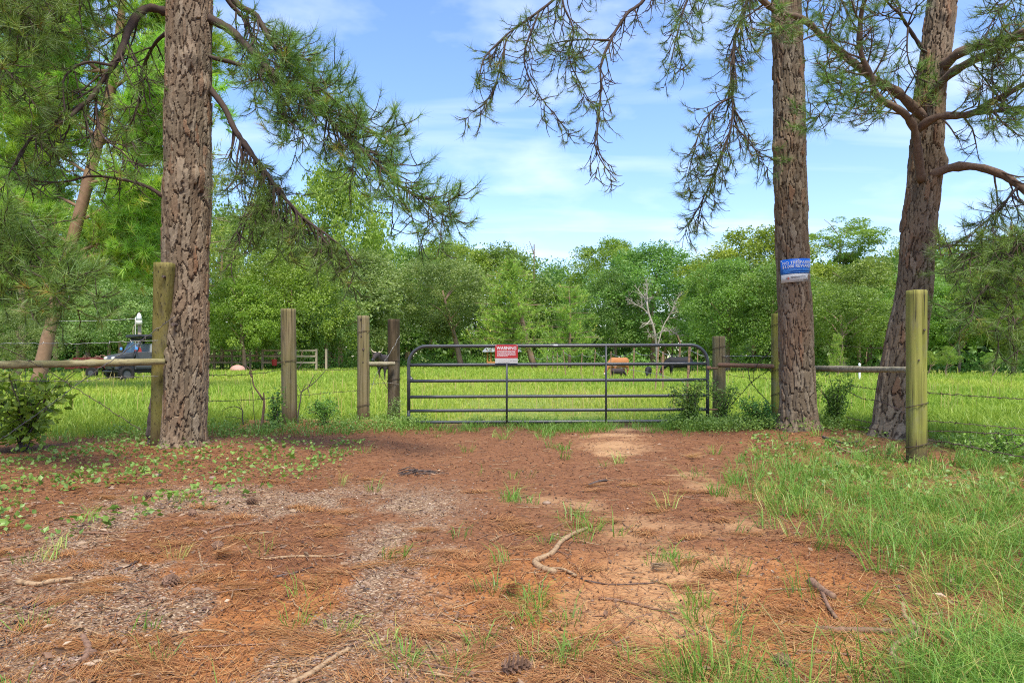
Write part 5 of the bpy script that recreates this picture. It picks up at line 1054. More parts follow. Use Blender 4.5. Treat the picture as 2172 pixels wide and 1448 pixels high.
cattle(1440, 799, math.radians(180), 'hide_black', 'big black cow with a reddish flank, behind the hinge end of the gate', 1.17, True, 0.0)
cattle(822, 806, math.radians(247), 'hide_brown', 'dark horned cow looking out behind the dark gate post', 1.28, False, 0.34)

# ------------------------------------------------------------------ buggy, lamp pole, trailer, shelter, corral
def buggy():
    Y = 33.0; x = (302 - CU) / F * Y; e = empty('utility_buggy', (x, Y, hz(x, Y)), 'black four-seat utility buggy with a roof, parked in the field behind the corner post', 'vehicle'); e.rotation_euler = (0, 0, math.radians(180 + 50)); e.scale = (1.0, 1.05, 1.06)
    def part(nm, shapes, mt, par=e, smooth=False):
        m = MB()
        for V, Fc in shapes: m.add(V, Fc)
        return m.build(nm, M[mt], par, smooth)
    part('chassis', [box((0, 0, 0.46), (2.5, 0.9, 0.16), bev=0.04)], 'black')
    body = part('body', [prism([(-1.35, 0.55), (0.62, 0.55), (0.62, 1.00), (0.55, 1.12), (-1.35, 1.18)], -0.68, 0.68)], 'dark_grey')
    part('hood', [prism([(0.60, 0.52), (1.42, 0.55), (1.50, 0.95), (1.35, 1.14), (0.60, 1.30)], -0.60, 0.60)], 'dark_grey')
    for sy in (-1, 1):
        part('fender', [prism([(0.72, 0.80), (1.35, 0.80), (1.42, 0.98), (1.05, 1.12), (0.70, 1.08)], sy * 0.60 if sy > 0 else -0.78, 0.78 if sy > 0 else -0.60)], 'black')
        d = part('door', [box((0.18, sy * 0.70, 0.96), (0.80, 0.05, 0.70), bev=0.02)], 'dark_grey'); part('handle', [box((-0.12, sy * 0.735, 1.18), (0.10, 0.02, 0.025))], 'black', d)
        part('door', [box((-0.68, sy * 0.70, 0.96), (0.78, 0.05, 0.70), bev=0.02)], 'dark_grey')
        part('headlight', [tube(np.array([[1.40, sy * 0.42, 1.02], [1.52, sy * 0.42, 1.00]]), [0.085, 0.075], 12)], 'lens', e, True)
        part('mirror', [box((0.62, sy * 0.86, 1.46), (0.05, 0.20, 0.13), bev=0.015)], 'sign_sky')
    P = lambda *a: tube(catmull(np.array(a, float), 14), 0.05, 8)
    for sy in (-1, 1):
        part('roll_cage', [P((0.72, sy * 0.66, 0.95), (0.50, sy * 0.66, 1.40), (0.28, sy * 0.62, 1.86), (0.0, sy * 0.62, 1.94), (-1.2, sy * 0.62, 1.94), (-1.36, sy * 0.64, 1.6), (-1.42, sy * 0.66, 0.95)), P((-0.28, sy * 0.64, 0.95), (-0.30, sy * 0.63, 1.4), (-0.33, sy * 0.62, 1.92))], 'black', e, True)
    part('roll_cage', [P((0.28, -0.62, 1.86), (0.28, 0, 1.87), (0.28, 0.62, 1.86)), P((-1.25, -0.62, 1.93), (-1.25, 0, 1.93), (-1.25, 0.62, 1.93)), P((-0.33, -0.62, 1.92), (-0.33, 0, 1.93), (-0.33, 0.62, 1.92))], 'black', e, True)
    part('roof', [box((-0.44, 0, 2.02), (1.86, 1.46, 0.14), bev=0.04)], 'black'); part('dashboard', [box((0.52, 0, 1.24), (0.24, 1.2, 0.22), bev=0.03)], 'black')
    V = np.array([[0.66, -0.60, 1.28], [0.66, 0.60, 1.28], [0.30, 0.57, 1.82], [0.30, -0.57, 1.82]]); V = np.vstack([V, V + [0.012, 0, 0.006]]); part('windshield', [(V, np.array([[0, 1, 2, 3], [7, 6, 5, 4], [0, 4, 5, 1], [1, 5, 6, 2], [2, 6, 7, 3], [3, 7, 4, 0]]))], 'glass')
    for sx in (0.05, -0.85):
        st = part('seat', [box((sx, 0, 1.16), (0.46, 1.16, 0.14), bev=0.04)], 'dark_grey'); part('backrest', [box((sx - 0.24, 0, 1.43), (0.12, 1.16, 0.50), bev=0.04)], 'seat', st)
    part('steering_wheel', [tube(np.array([[0.45 + 0.05 * math.sin(a), 0.32 + 0.17 * math.cos(a), 1.36 + 0.16 * math.sin(a)] for a in np.linspace(0, 2 * PI, 20)]), 0.016, 6, False)], 'black', e, True)
    part('front_guard', [P((1.50, -0.55, 0.55), (1.60, -0.5, 0.75), (1.60, 0.5, 0.75), (1.50, 0.55, 0.55)), P((1.52, -0.5, 0.45), (1.58, 0, 0.45), (1.52, 0.5, 0.45))], 'black', e, True)
    part('bed', [box((-1.42, 0, 1.02), (0.45, 1.36, 0.36), bev=0.03)], 'black')
    part('jacket', [prism([(0.30, 1.26), (0.58, 1.26), (0.55, 1.46), (0.45, 1.58), (0.34, 1.46)], 0.50, 0.68)], 'red')
    for sx in (1.0, -1.05):
        for sy in (-1, 1):
            a = np.linspace(0, 2 * PI, 28, endpoint=False); prof = [(0.17, -0.12), (0.29, -0.13), (0.33, -0.08), (0.335, 0.08), (0.29, 0.13), (0.17, 0.12)]
            V = np.array([[sx + r * math.cos(t), sy * 0.70 + w, 0.335 + r * math.sin(t)] for r, w in prof for t in a]); n = 28; i = np.arange(len(prof))[:, None] * n; j = np.arange(n)[None, :]; k = (j + 1) % n; i2 = ((np.arange(len(prof)) + 1) % len(prof))[:, None] * n
            w = MB(); w.add(V, np.stack([i + j, i + k, i2 + k, i2 + j], -1).reshape(-1, 4)); wo = w.build('wheel', M['rubber'], e, True)
            part('rim', [tube(np.array([[sx, sy * 0.70 - 0.09, 0.335], [sx, sy * 0.70 + 0.09, 0.335]]), 0.172, 20)], 'dark_grey', wo)
            m = MB()
            for t in np.arange(0, 2 * PI, PI / 12): V, Fc = box((0, 0, 0), (0.035, 0.20, 0.03)); c_, s_ = math.cos(t), math.sin(t); V = V @ np.array([[c_, 0, s_], [0, 1, 0], [-s_, 0, c_]]); m.add(V + [sx + 0.335 * c_, sy * 0.70, 0.335 + 0.335 * s_], Fc)
            m.build('tread', M['rubber'], wo)
buggy()

def lamp_pole():
    Y = 40.0; b = px(293, 780, Y); e = empty('lamp_pole', (b[0], Y, 0), 'wooden pole with a white dusk lamp, above the parked buggy', 'lamp pole'); o = np.array([b[0], Y, 0])
    def part(nm, V, Fc, mt, par=e): m = MB(); m.add(V, Fc); return m.build(nm, M[mt], par, True)
    part('pole', *tube(np.array([[0.08, 0, -0.2], px(295, 672, Y) - o + [0.03, 0, 0]]), [0.12, 0.09], 10), 'corral_pale')
    part('conduit', *tube(catmull([px(290, 775, Y) - o - [0, 0.14, 0], px(290, 700, Y) - o - [0, 0.14, 0], px(290, 673, Y) - o - [0, 0.14, 0]], 8), 0.028, 6), 'sign_grey')
    c = px(299, 683, Y) - o - [0, 0.2, 0]; hd = part('lamp_head', *tube(np.array([c + [0, 0, 0.10], c + [0, 0, 0.32], c + [0, 0, 0.46], c + [0, 0, 0.52]]), [0.16, 0.13, 0.08, 0.03], 14), 'white')
    part('lamp_shade', *tube(np.array([c + [0, 0, -0.16], c + [0, 0, 0.0], c + [0, 0, 0.10]]), [0.165, 0.17, 0.15], 14), 'lens', hd)
    part('bracket', *tube(np.array([px(294, 676, Y) - o, c + [0, 0, 0.1]]), 0.03, 6), 'white')
    t = strand([px(-160, 668, 38), px(0, 672.5, 38.5), px(88, 679, 39), px(180, 681, 39.4), px(290, 676, 39.9)], 'white service cable running left from the lamp pole', 0.013, 'wire_pale', False, 0.0, None, 70, name='service_cable')
    strand([px(285, 725, 39.7), px(282, 705, 39.7), px(284, 692, 39.8), px(290, 686, 39.9)], 'loose loop of cable hanging on the lamp pole', 0.018, 'corral_pale', False, 0.0, None, 71, name='hanging_cable')
lamp_pole()

def trailer():
    Y = 37.0; b = px(208, 800, Y); e = empty('flatbed_trailer', (b[0], Y, 0), 'low maroon trailer loaded with brush, left of the buggy', 'trailer')
    def part(nm, V, Fc, mt, par=e, sm=False): m = MB(); m.add(V, Fc); return m.build(nm, M[mt], par, sm)
    part('bed', *box((0, 0, 0.62), (1.9, 1.3, 0.10)), 'maroon')
    for sy in (-1, 1): part('side_panel', *box((-0.02, sy * 0.63, 0.90), (1.9, 0.04, 0.44)), 'maroon')
    part('tailgate', *box((0.93, 0, 0.86), (0.04, 1.2, 0.36)), 'maroon'); part('tongue', *box((-1.35, 0, 0.55), (0.9, 0.08, 0.08)), 'maroon')
    for sy in (-1, 1):
        w = part('wheel', *tube(np.array([[0.1, sy * 0.72 - 0.09, 0.30], [0.1, sy * 0.72 + 0.09, 0.30]]), 0.30, 18), 'rubber'); part('rim', *tube(np.array([[0.1, sy * 0.72 - 0.10, 0.30], [0.1, sy * 0.72 + 0.10, 0.30]]), 0.15, 12), 'dark_grey', w)
    m = MB(); rng = R_(6)
    for k in range(60):
        p = np.array([rng.uniform(-0.8, 0.85), rng.uniform(-0.5, 0.5), rng.uniform(0.7, 1.15)]); d = nz(rng.normal(size=3) * [1, 0.6, 0.25]) * rng.uniform(0.2, 0.6); V, Fc = tube(np.array([p - d, p + d]), 0.02, 4, False); m.add(V, Fc)
    m.build('brush_load', M['stick_brown'], e)
trailer()

def shelter():
    Y = 80.0; b = px(1066, 776, Y); e = empty('feed_shelter', (b[0], Y, 0), 'little orange timber feed shelter with a metal roof, behind the warning sign', 'shelter'); o = np.array([b[0], Y, 0])
    def part(nm, V, Fc, mt): m = MB(); m.add(V, Fc); return m.build(nm, M[mt], e)
    for sx in (-1.75, -1.35, 1.5):
        for sy in (-0.9, 0.9): part('post', *box((sx, sy, 0.95), (0.14, 0.14, 2.1)), 'cedar')
    for sy in (-0.95, 0.95): part('trough_board', *box((0, sy, 0.50), (3.5, 0.06, 0.30)), 'cedar')
    part('trough_board', *box((0, 0, 0.36), (3.5, 1.8, 0.06)), 'cedar')
    V = np.array([[-2.35, -1.4, 1.78], [2.2, -1.4, 1.78], [2.2, 0, 2.22], [-2.0, 0, 2.22], [-2.35, 1.4, 1.78], [2.2, 1.4, 1.78]]); V = np.vstack([V, V - [0, 0, 0.05]])
    part('roof', V, [np.array([[0, 1, 2, 3], [3, 2, 5, 4], [9, 8, 7, 6], [10, 11, 8, 9], [0, 6, 7, 1], [4, 5, 11, 10], [0, 3, 9, 6], [3, 4, 10, 9], [1, 7, 8, 2], [2, 8, 11, 5]])], 'roof_metal')
    V, Fc = tube(np.array([[-2.0, 0, 2.23], [2.2, 0, 2.23]]), 0.04, 6); part('ridge_cap', V, Fc, 'roof_metal')
shelter()

def corral():
    Y = 60.0; b = px(560, 785, Y); e = empty('board_corral', (b[0], Y, 0), 'weathered board corral fence at the edge of the woods, left of the gate', 'fence'); o = np.array([b[0], Y, 0])
    top = CH + (HV - 740) / F * Y
    def part(nm, V, Fc, mt): m = MB(); m.add(V, Fc); return m.build(nm, M[mt], e)
    us = [410, 455, 492, 531, 557, 600, 671, 692]; pale = {671, 692, 557, 455}
    for u in us: part('post', *box((px(u, 0, Y)[0] - o[0], 0, top / 2 - 0.05), (0.17 if u in pale else 0.14, 0.15, top + 0.1)), 'corral_pale' if u in (671, 692) else 'corral')
    for a, b2 in zip(us[:-1], us[1:]):
        if (a, b2) == (531, 557) or (a, b2) == (671, 692): continue
        for k, f in enumerate((0.36, 0.66, 0.93)):
            x0, x1 = px(a, 0, Y)[0] - o[0], px(b2, 0, Y)[0] - o[0]; part('rail', *box(((x0 + x1) / 2, -0.10, top * f), (x1 - x0, 0.05, 0.15)), 'corral_pale' if b2 == 671 else 'corral')
    part('rail', *box((px(500, 0, Y + 5)[0] - o[0], 5.0, 1.3), (9.5, 0.05, 0.16)), 'corral'); part('rail', *box((px(500, 0, Y + 5)[0] - o[0], 5.0, 0.8), (9.5, 0.05, 0.16)), 'corral')
    for x in (-8, -5, -2, 1): part('post', *box((x + (px(520, 0, Y)[0] - o[0]), 5.12, 0.8), (0.15, 0.15, 1.8)), 'corral')
    c = px(582, 772, Y - 0.6); q = MB(); V, Fc = tube(np.array([[c[0], c[1], 0.40], [c[0], c[1], 0.95]]), [0.20, 0.24], 14); q.add(V, Fc); bk = q.build('bucket', M['red']); tag(bk, 'red bucket hanging on the board corral', 'bucket')
    c = px(504, 775, 55); q = MB(); a = np.linspace(0, PI / 2, 6); V, Fc = tube(np.array([[c[0], c[1], 0.05]] + [[c[0], c[1], 0.1 + 0.42 * math.sin(t)] for t in a]), [0.60] + [0.60 * max(0.12, math.cos(t)) for t in a], 16); q.add(V, Fc); tb = q.build('overturned_tub', M['pink'], None, True); tag(tb, 'faded pink tub upside down in the grass before the corral', 'tub')
corral()
c = px(1823, 800, 33); m = MB(); V, Fc = tube(np.array([[c[0], 33, -0.1], [c[0], 33, 0.80]]), 0.05, 8); m.add(V, Fc); V, Fc = tube(np.array([[c[0], 33, 0.80], [c[0], 33, 0.86]]), [0.06, 0.03], 8); m.add(V, Fc)
tag(m.build('marker_post', M['white']), 'little white marker post out in the right-hand pasture', 'post')

# ------------------------------------------------------------------ shrubs and weeds
def shrub(name, c, size, n, leaf, mat, label, seed, stems=7, cat='shrub', wood='stick_dark', dens=1.0, flat=0.5):
    rng = R_(seed); e = empty(name, (c[0], c[1], hz(c[0], c[1])), label, cat); st = MB(); P_, D_ = [], []
    per = n // stems
    for k in range(stems):
        a = rng.uniform(0, 2 * PI); rr = rng.uniform(0.25, 0.95); t = np.array([math.cos(a) * size[0] * rr, math.sin(a) * size[1] * rr, size[2] * rng.uniform(0.55, 1.0)])
        C = catmull([(rng.normal(0, 0.03), rng.normal(0, 0.03), -0.02), t * [0.35, 0.35, 0.6], t], 10); V, Fc = tube(C, np.linspace(0.011, 0.003, 10), 5, False); st.add(V, Fc)
        for q in range(6):
            i = rng.integers(2, 10); p = C[i]; d = nz(rng.normal(size=3) + [0, 0, 0.3]) * rng.uniform(0.3, 0.8) * min(size) * 0.6; V, Fc = tube(np.array([p, p + d * 0.5 + [0, 0, 0.02], p + d]), [0.004, 0.003, 0.002], 4, False); st.add(V, Fc)
            m_ = max(1, per // 6); f = rng.random((m_, 1)) ** 0.7; P_.append(p + d * f + rng.normal(0, 0.03 + leaf * 0.35, (m_, 3))); D_.append(nz(d) * 0.4 + rng.normal(size=(m_, 3)) * [1, 1, flat])
    st.build('stem', M[wood], e, True); P = np.vstack(P_); D = np.vstack(D_); P[:, 2] = np.maximum(P[:, 2], 0.02)
    mb = MB(); V, Fc, rn = leaf_quads(P, D, leaf * rng.uniform(0.6, 1.25, len(P)), rng, 0.6); mb.add(V, Fc, 0, rn); mb.build('foliage', M[mat], e); return e
shrub('leafy_bush', (px(50, 0, 8.4)[0], 8.4), (0.78, 0.5, 1.12), 900, 0.115, 'leaf_bright', 'big-leaved green bush under the log rail at the left edge', 41, 16)
shrub('leafy_bush', (px(-60, 0, 8.0)[0], 8.0), (0.6, 0.45, 1.15), 700, 0.11, 'leaf_bright', 'big-leaved bush cut off by the left edge', 47, 12)
shrub('small_shrub', (px(1772, 0, 10.25)[0], 10.25), (0.34, 0.28, 0.86), 3600, 0.034, 'leaf_mid', 'dense dark small-leaved shrub just right of the signed pine', 42, 14)
shrub('small_shrub', (px(1468, 0, 11.05)[0], 11.05), (0.42, 0.25, 0.78), 2300, 0.045, 'leaf_weed', 'leafy weed shrub growing through the hinge end of the gate', 43, 12)
shrub('small_shrub', (px(1535, 0, 11.4)[0], 11.4), (0.30, 0.22, 0.72), 1200, 0.04, 'leaf_weed', 'leafy vine climbing the foot of the hinge post', 44, 9)
shrub('small_shrub', (px(1620, 0, 10.6)[0], 10.6), (0.42, 0.25, 0.40), 1500, 0.04, 'leaf_weed', 'low weed shrub at the foot of the narrow green post', 45, 9)
shrub('small_shrub', (px(835, 0, 12.05)[0], 12.05), (0.22, 0.15, 0.42), 600, 0.035, 'leaf_silver', 'greyish weed at the foot of the dark gate post', 46, 7)
shrub('small_shrub', (px(690, 0, 11.3)[0], 11.3), (0.40, 0.25, 0.42), 1200, 0.04, 'leaf_weed', 'weed shrub between the lone olive-grey post and the grey-brown post', 48, 8)
shrub('small_shrub', (px(582, 0, 11.0)[0], 11.0), (0.12, 0.10, 0.62), 500, 0.06, 'leaf_dark', 'dark feathery weed just left of the lone olive-grey post', 49, 5)
shrub('small_shrub', (px(2120, 0, 7.4)[0], 7.4), (0.5, 0.35, 0.30), 1300, 0.04, 'leaf_mid', 'low green shrub under the barbed wire near the right edge', 50, 9)

def bare_sapling(pts, Y, r0, label, extra=(), mat='stick_dark', name='dead_sapling', cat='sapling'):
    b = px(pts[0][0], pts[0][1], Y); e = empty(name, (b[0], Y, hz(b[0], Y)), label, cat); o = np.array(e.location)
    C = catmull([px(u, v, Y) - o for u, v in pts], 22); m = MB(); V, Fc = tube(C, np.linspace(r0, r0 * 0.35, 22) * (1 + 0.06 * R_(4).normal(size=22)), 7); V[:, 2] = V[:, 2]; m.add(V, Fc); m.build('stem', M[mat], e, True)
    for ex in extra: m = MB(); V, Fc = tube(catmull([px(u, v, Y) - o for u, v in ex], 10), np.linspace(r0 * 0.55, r0 * 0.2, 10), 5); m.add(V, Fc); m.build('twig', M[mat], e, True)
bare_sapling([(632, 908), (632, 880), (638, 845), (639, 832), (652, 822), (668, 810), (690, 786)], 11.3, 0.014, 'dark bent dead sapling just right of the lone olive-grey post', [[(639, 832), (634, 824), (630, 815)], [(655, 820), (664, 800), (674, 790)], [(632, 784), (640, 770), (648, 758)], [(652, 822), (656, 836), (655, 845)], [(640, 830), (650, 815), (658, 818)]])
bare_sapling([(555, 908), (559, 870), (560, 850), (559, 832)], 10.8, 0.028, 'broken brown stump of a sapling left of the lone olive-grey post', [[(558, 848), (548, 832), (538, 818), (535, 800), (534, 790), (524, 776)], [(535, 800), (530, 788), (545, 783)]], 'stick_brown', 'sapling_stump', 'stump')
bare_sapling([(542, 906), (538, 870), (536, 835), (532, 815), (530, 790)], 10.7, 0.006, 'thin bare weed stalk beside the broken sapling stump', [[(536, 835), (531, 825), (530, 815)]], 'stick_dark', 'weed_stalk', 'weed')
bare_sapling([(516, 900), (514, 885), (514, 870), (500, 862), (485, 864), (470, 872)], 10.2, 0.010, 'arching dead bramble right of the thick pine', [[(514, 870), (510, 860), (503, 852)], [(514, 888), (495, 884), (478, 884)]], 'stick_dark', 'dead_bramble', 'bramble')

# ------------------------------------------------------------------ verge grass, weeds, litter on the ground
def wedge(rng, n, y0, y1, k=0.80, pw=1.0):
    y = np.exp(rng.uniform(math.log(y0), math.log(y1), n)); return rng.uniform(-1, 1, n) * (k * y + 0.35), y

def verge():
    rng = R_(32); xs, ys, hs, rn, an = [], [], [], [], []
    def clump(x, y, k, h, rad, hue, fl=None):
        a = rng.uniform(0, 2 * PI, k); r = rad * np.sqrt(rng.random(k)); xs.append(x + r * np.cos(a)); ys.append(y + r * np.sin(a)); hs.append(h * rng.uniform(0.5, 1.25, k)); rn.append(np.clip(hue + rng.normal(0, 0.13, k), 0, 1)); an.append(a + rng.normal(0, 0.5, k) if fl is None else fl + rng.normal(0, 0.5, k))
    x, y = wedge(rng, 9000, 1.9, 10.5)
    g = x - grass_edge(y); dn = sstep(-0.35, 0.7, g) * (1 - 0.75 * sstep(7.0, 8.2, y)) * sstep(0.40, 0.66, fbm(x * 0.9, y * 0.9, 71, 3) + 0.20 * sstep(1.6, 2.6, x) * (1 - sstep(5, 7, y))) + 0.012
    dn = dn * (1 - 0.55 * sstep(1.9, 2.6, x) * sstep(4.6, 6.0, y) * (1 - sstep(6.2, 7.0, y)))
    for a, b, d in zip(x, y, dn):
        if rng.random() < d * 0.8: clump(a, b, rng.integers(8, 26), 0.10 + 0.20 * float(fbm(np.array([a * 0.8]), np.array([b * 0.8]), 72, 2)[0]) * (1 if a > 0.3 else 0.5), 0.07, 0.2 + 0.85 * rng.random() ** 1.3, rng.uniform(0, 6.28) if rng.random() < 0.5 else None)
    for u, v, k, h in ((1100, 1058, 60, 0.16), (1120, 1070, 30, 0.12), (1215, 1098, 45, 0.14), (1240, 1130, 40, 0.15), (1270, 1125, 50, 0.17), (1130, 1290, 55, 0.12), (1150, 1275, 30, 0.12), (1200, 1385, 60, 0.11), (1215, 1375, 40, 0.11), (1370, 1400, 70, 0.09), (1400, 1172, 50, 0.11), (1440, 1185, 50, 0.11),
                       (1160, 1150, 35, 0.11), (1290, 980, 20, 0.14), (1110, 1010, 20, 0.16), (1060, 930, 30, 0.2), (1150, 925, 50, 0.2), (1190, 950, 30, 0.16), (1000, 1000, 8, 0.1), (880, 1400, 50, 0.10), (940, 1425, 40, 0.10), (1150, 1330, 30, 0.1), (1490, 1310, 60, 0.13), (1520, 1050, 60, 0.2), (1560, 1020, 60, 0.2), (1480, 1010, 30, 0.15)):
        p = gp(u, v)
        for q in range(3): clump(p[0] + rng.normal(0, 0.06), p[1] + rng.normal(0, 0.08), k // 3, h, 0.06, 0.5)
    for k in range(110):      # longer tufts in the middle of the verge
        a = rng.uniform(1.9, 4.0); b = rng.uniform(3.6, 7.2)
        if a > grass_edge(b) - 0.1 and a < grass_edge(b) + 1.4: clump(a, b, 16, 0.28, 0.08, 0.5)
    for k in range(900):      # grass under and along the gate, thin on the wheel tracks
        a = rng.uniform(-1.9, 3.3); b = rng.normal(11.25, 0.45)
        if rng.random() < (0.9 if (0.1 < a < 1.6 or a > 2.4) else 0.32): clump(a, b, 12, rng.uniform(0.10, 0.24), 0.07, 0.55)
    for k in range(380): # left of the drive towards the fence
        a = rng.uniform(-7.5, -1.6); b = rng.uniform(9.0, 11.6)
        if a < -1.6 and b > 9.2 + 0.25 * (a + 6) : clump(a, b, 12, rng.uniform(0.10, 0.28), 0.08, 0.5)
    for k in range(700):
        a = rng.uniform(5.3, 9.0); b = rng.uniform(6.8, 11.5)
        if b > 7.0 and a > 0.62 * b: clump(a, b, 12, rng.uniform(0.10, 0.30), 0.08, 0.5)
    xs, ys, hs, rn, an = [np.concatenate(q) for q in (xs, ys, hs, rn, an)]
    V, Fc, r_ = blades(xs, ys, H(xs, ys) - 0.01, hs, 0.0024 + 0.0004 * ys + 0 * xs, rng, 1.25, rn, an, 0.4); mb = MB(); mb.add(V, Fc, 0, r_)
    tag(mb.build('verge_grass', M['grass_near']), 'loose green grass along the right-hand verge and in tufts on the drive', 'grass', None, 'stuff')
verge()

def weeds():
    rng = R_(33); P_, D_, S_, R2 = [], [], [], []
    def plant(x, y, k, spread, hgt, leaf, tint):
        a = rng.uniform(0, 2 * PI, k); r = spread * np.sqrt(rng.random(k)); xx, yy = x + r * np.cos(a), y + r * np.sin(a); zz = rng.random(k) * hgt + 0.01
        P_.append(np.stack([xx, yy, zz], -1)); D_.append(np.stack([np.cos(a), np.sin(a), rng.uniform(-0.2, 0.6, k)], -1) + rng.normal(0, 0.4, (k, 3))); S_.append(leaf * rng.uniform(0.6, 1.3, k)); R2.append(np.clip(tint + rng.normal(0, 0.15, k), 0, 1))
    for k in range(640):      # vines over the straw on the left
        x, y = rng.uniform(-5.6, -1.9), rng.uniform(4.3, 9.0)
        if x < -1.9 - 0.45 * max(0, 6.2 - y) * 0.9 and fbm(np.array([x * 1.3]), np.array([y * 0.9]), 81, 3)[0] > 0.47: plant(x, y, rng.integers(3, 10), 0.14, 0.10, rng.uniform(0.025, 0.058), rng.uniform(0.2, 0.85))
    for k in range(1500):     # along the fence left of the gate
        t = rng.random(); x = -5.6 + 4.2 * t; y = 9.6 + 1.6 * t + rng.normal(0, 0.35)
        if rng.random() < (0.62 if x > -2.9 else 0.30): plant(x, y, rng.integers(4, 10), 0.12, 0.10 + 0.12 * rng.random(), 0.034, rng.uniform(0.25, 0.8))
    for k in range(1500):     # right of the gate towards the signed pine
        t = rng.random(); x = 2.5 + 2.2 * t; y = 11.1 - 1.0 * t + rng.normal(0, 0.32); plant(x, y, rng.integers(4, 9), 0.12, 0.10 + 0.12 * rng.random(), 0.034, rng.uniform(0.25, 0.8))
    for k in range(420):      # scattered seedlings on the right
        x, y = rng.uniform(2.4, 6.5), rng.uniform(5.2, 9.6)
        if x > grass_edge(y) and fbm(np.array([x]), np.array([y]), 82, 3)[0] > 0.46: plant(x, y, rng.integers(4, 10), 0.09, 0.12, 0.04, rng.uniform(0.2, 0.8))
    for k in range(500):
        x, y = rng.uniform(5.2, 7.5), rng.uniform(6.6, 8.6); plant(x, y, 7, 0.12, 0.14, 0.045, rng.uniform(0.2, 0.7))
    P, D, S, R3 = np.vstack(P_), np.vstack(D_), np.concatenate(S_), np.concatenate(R2)
    P[:, 2] += H(P[:, 0], P[:, 1])
    V, Fc, rn = leaf_quads(P, D, S, rng, 0.75, R3); mb = MB(); mb.add(V, Fc, 0, rn)
    tag(mb.build('ground_cover_weeds', M['leaf_weed']), 'low leafy weeds and vines creeping over the straw and along the fence foot', 'weeds', None, 'stuff')
weeds()

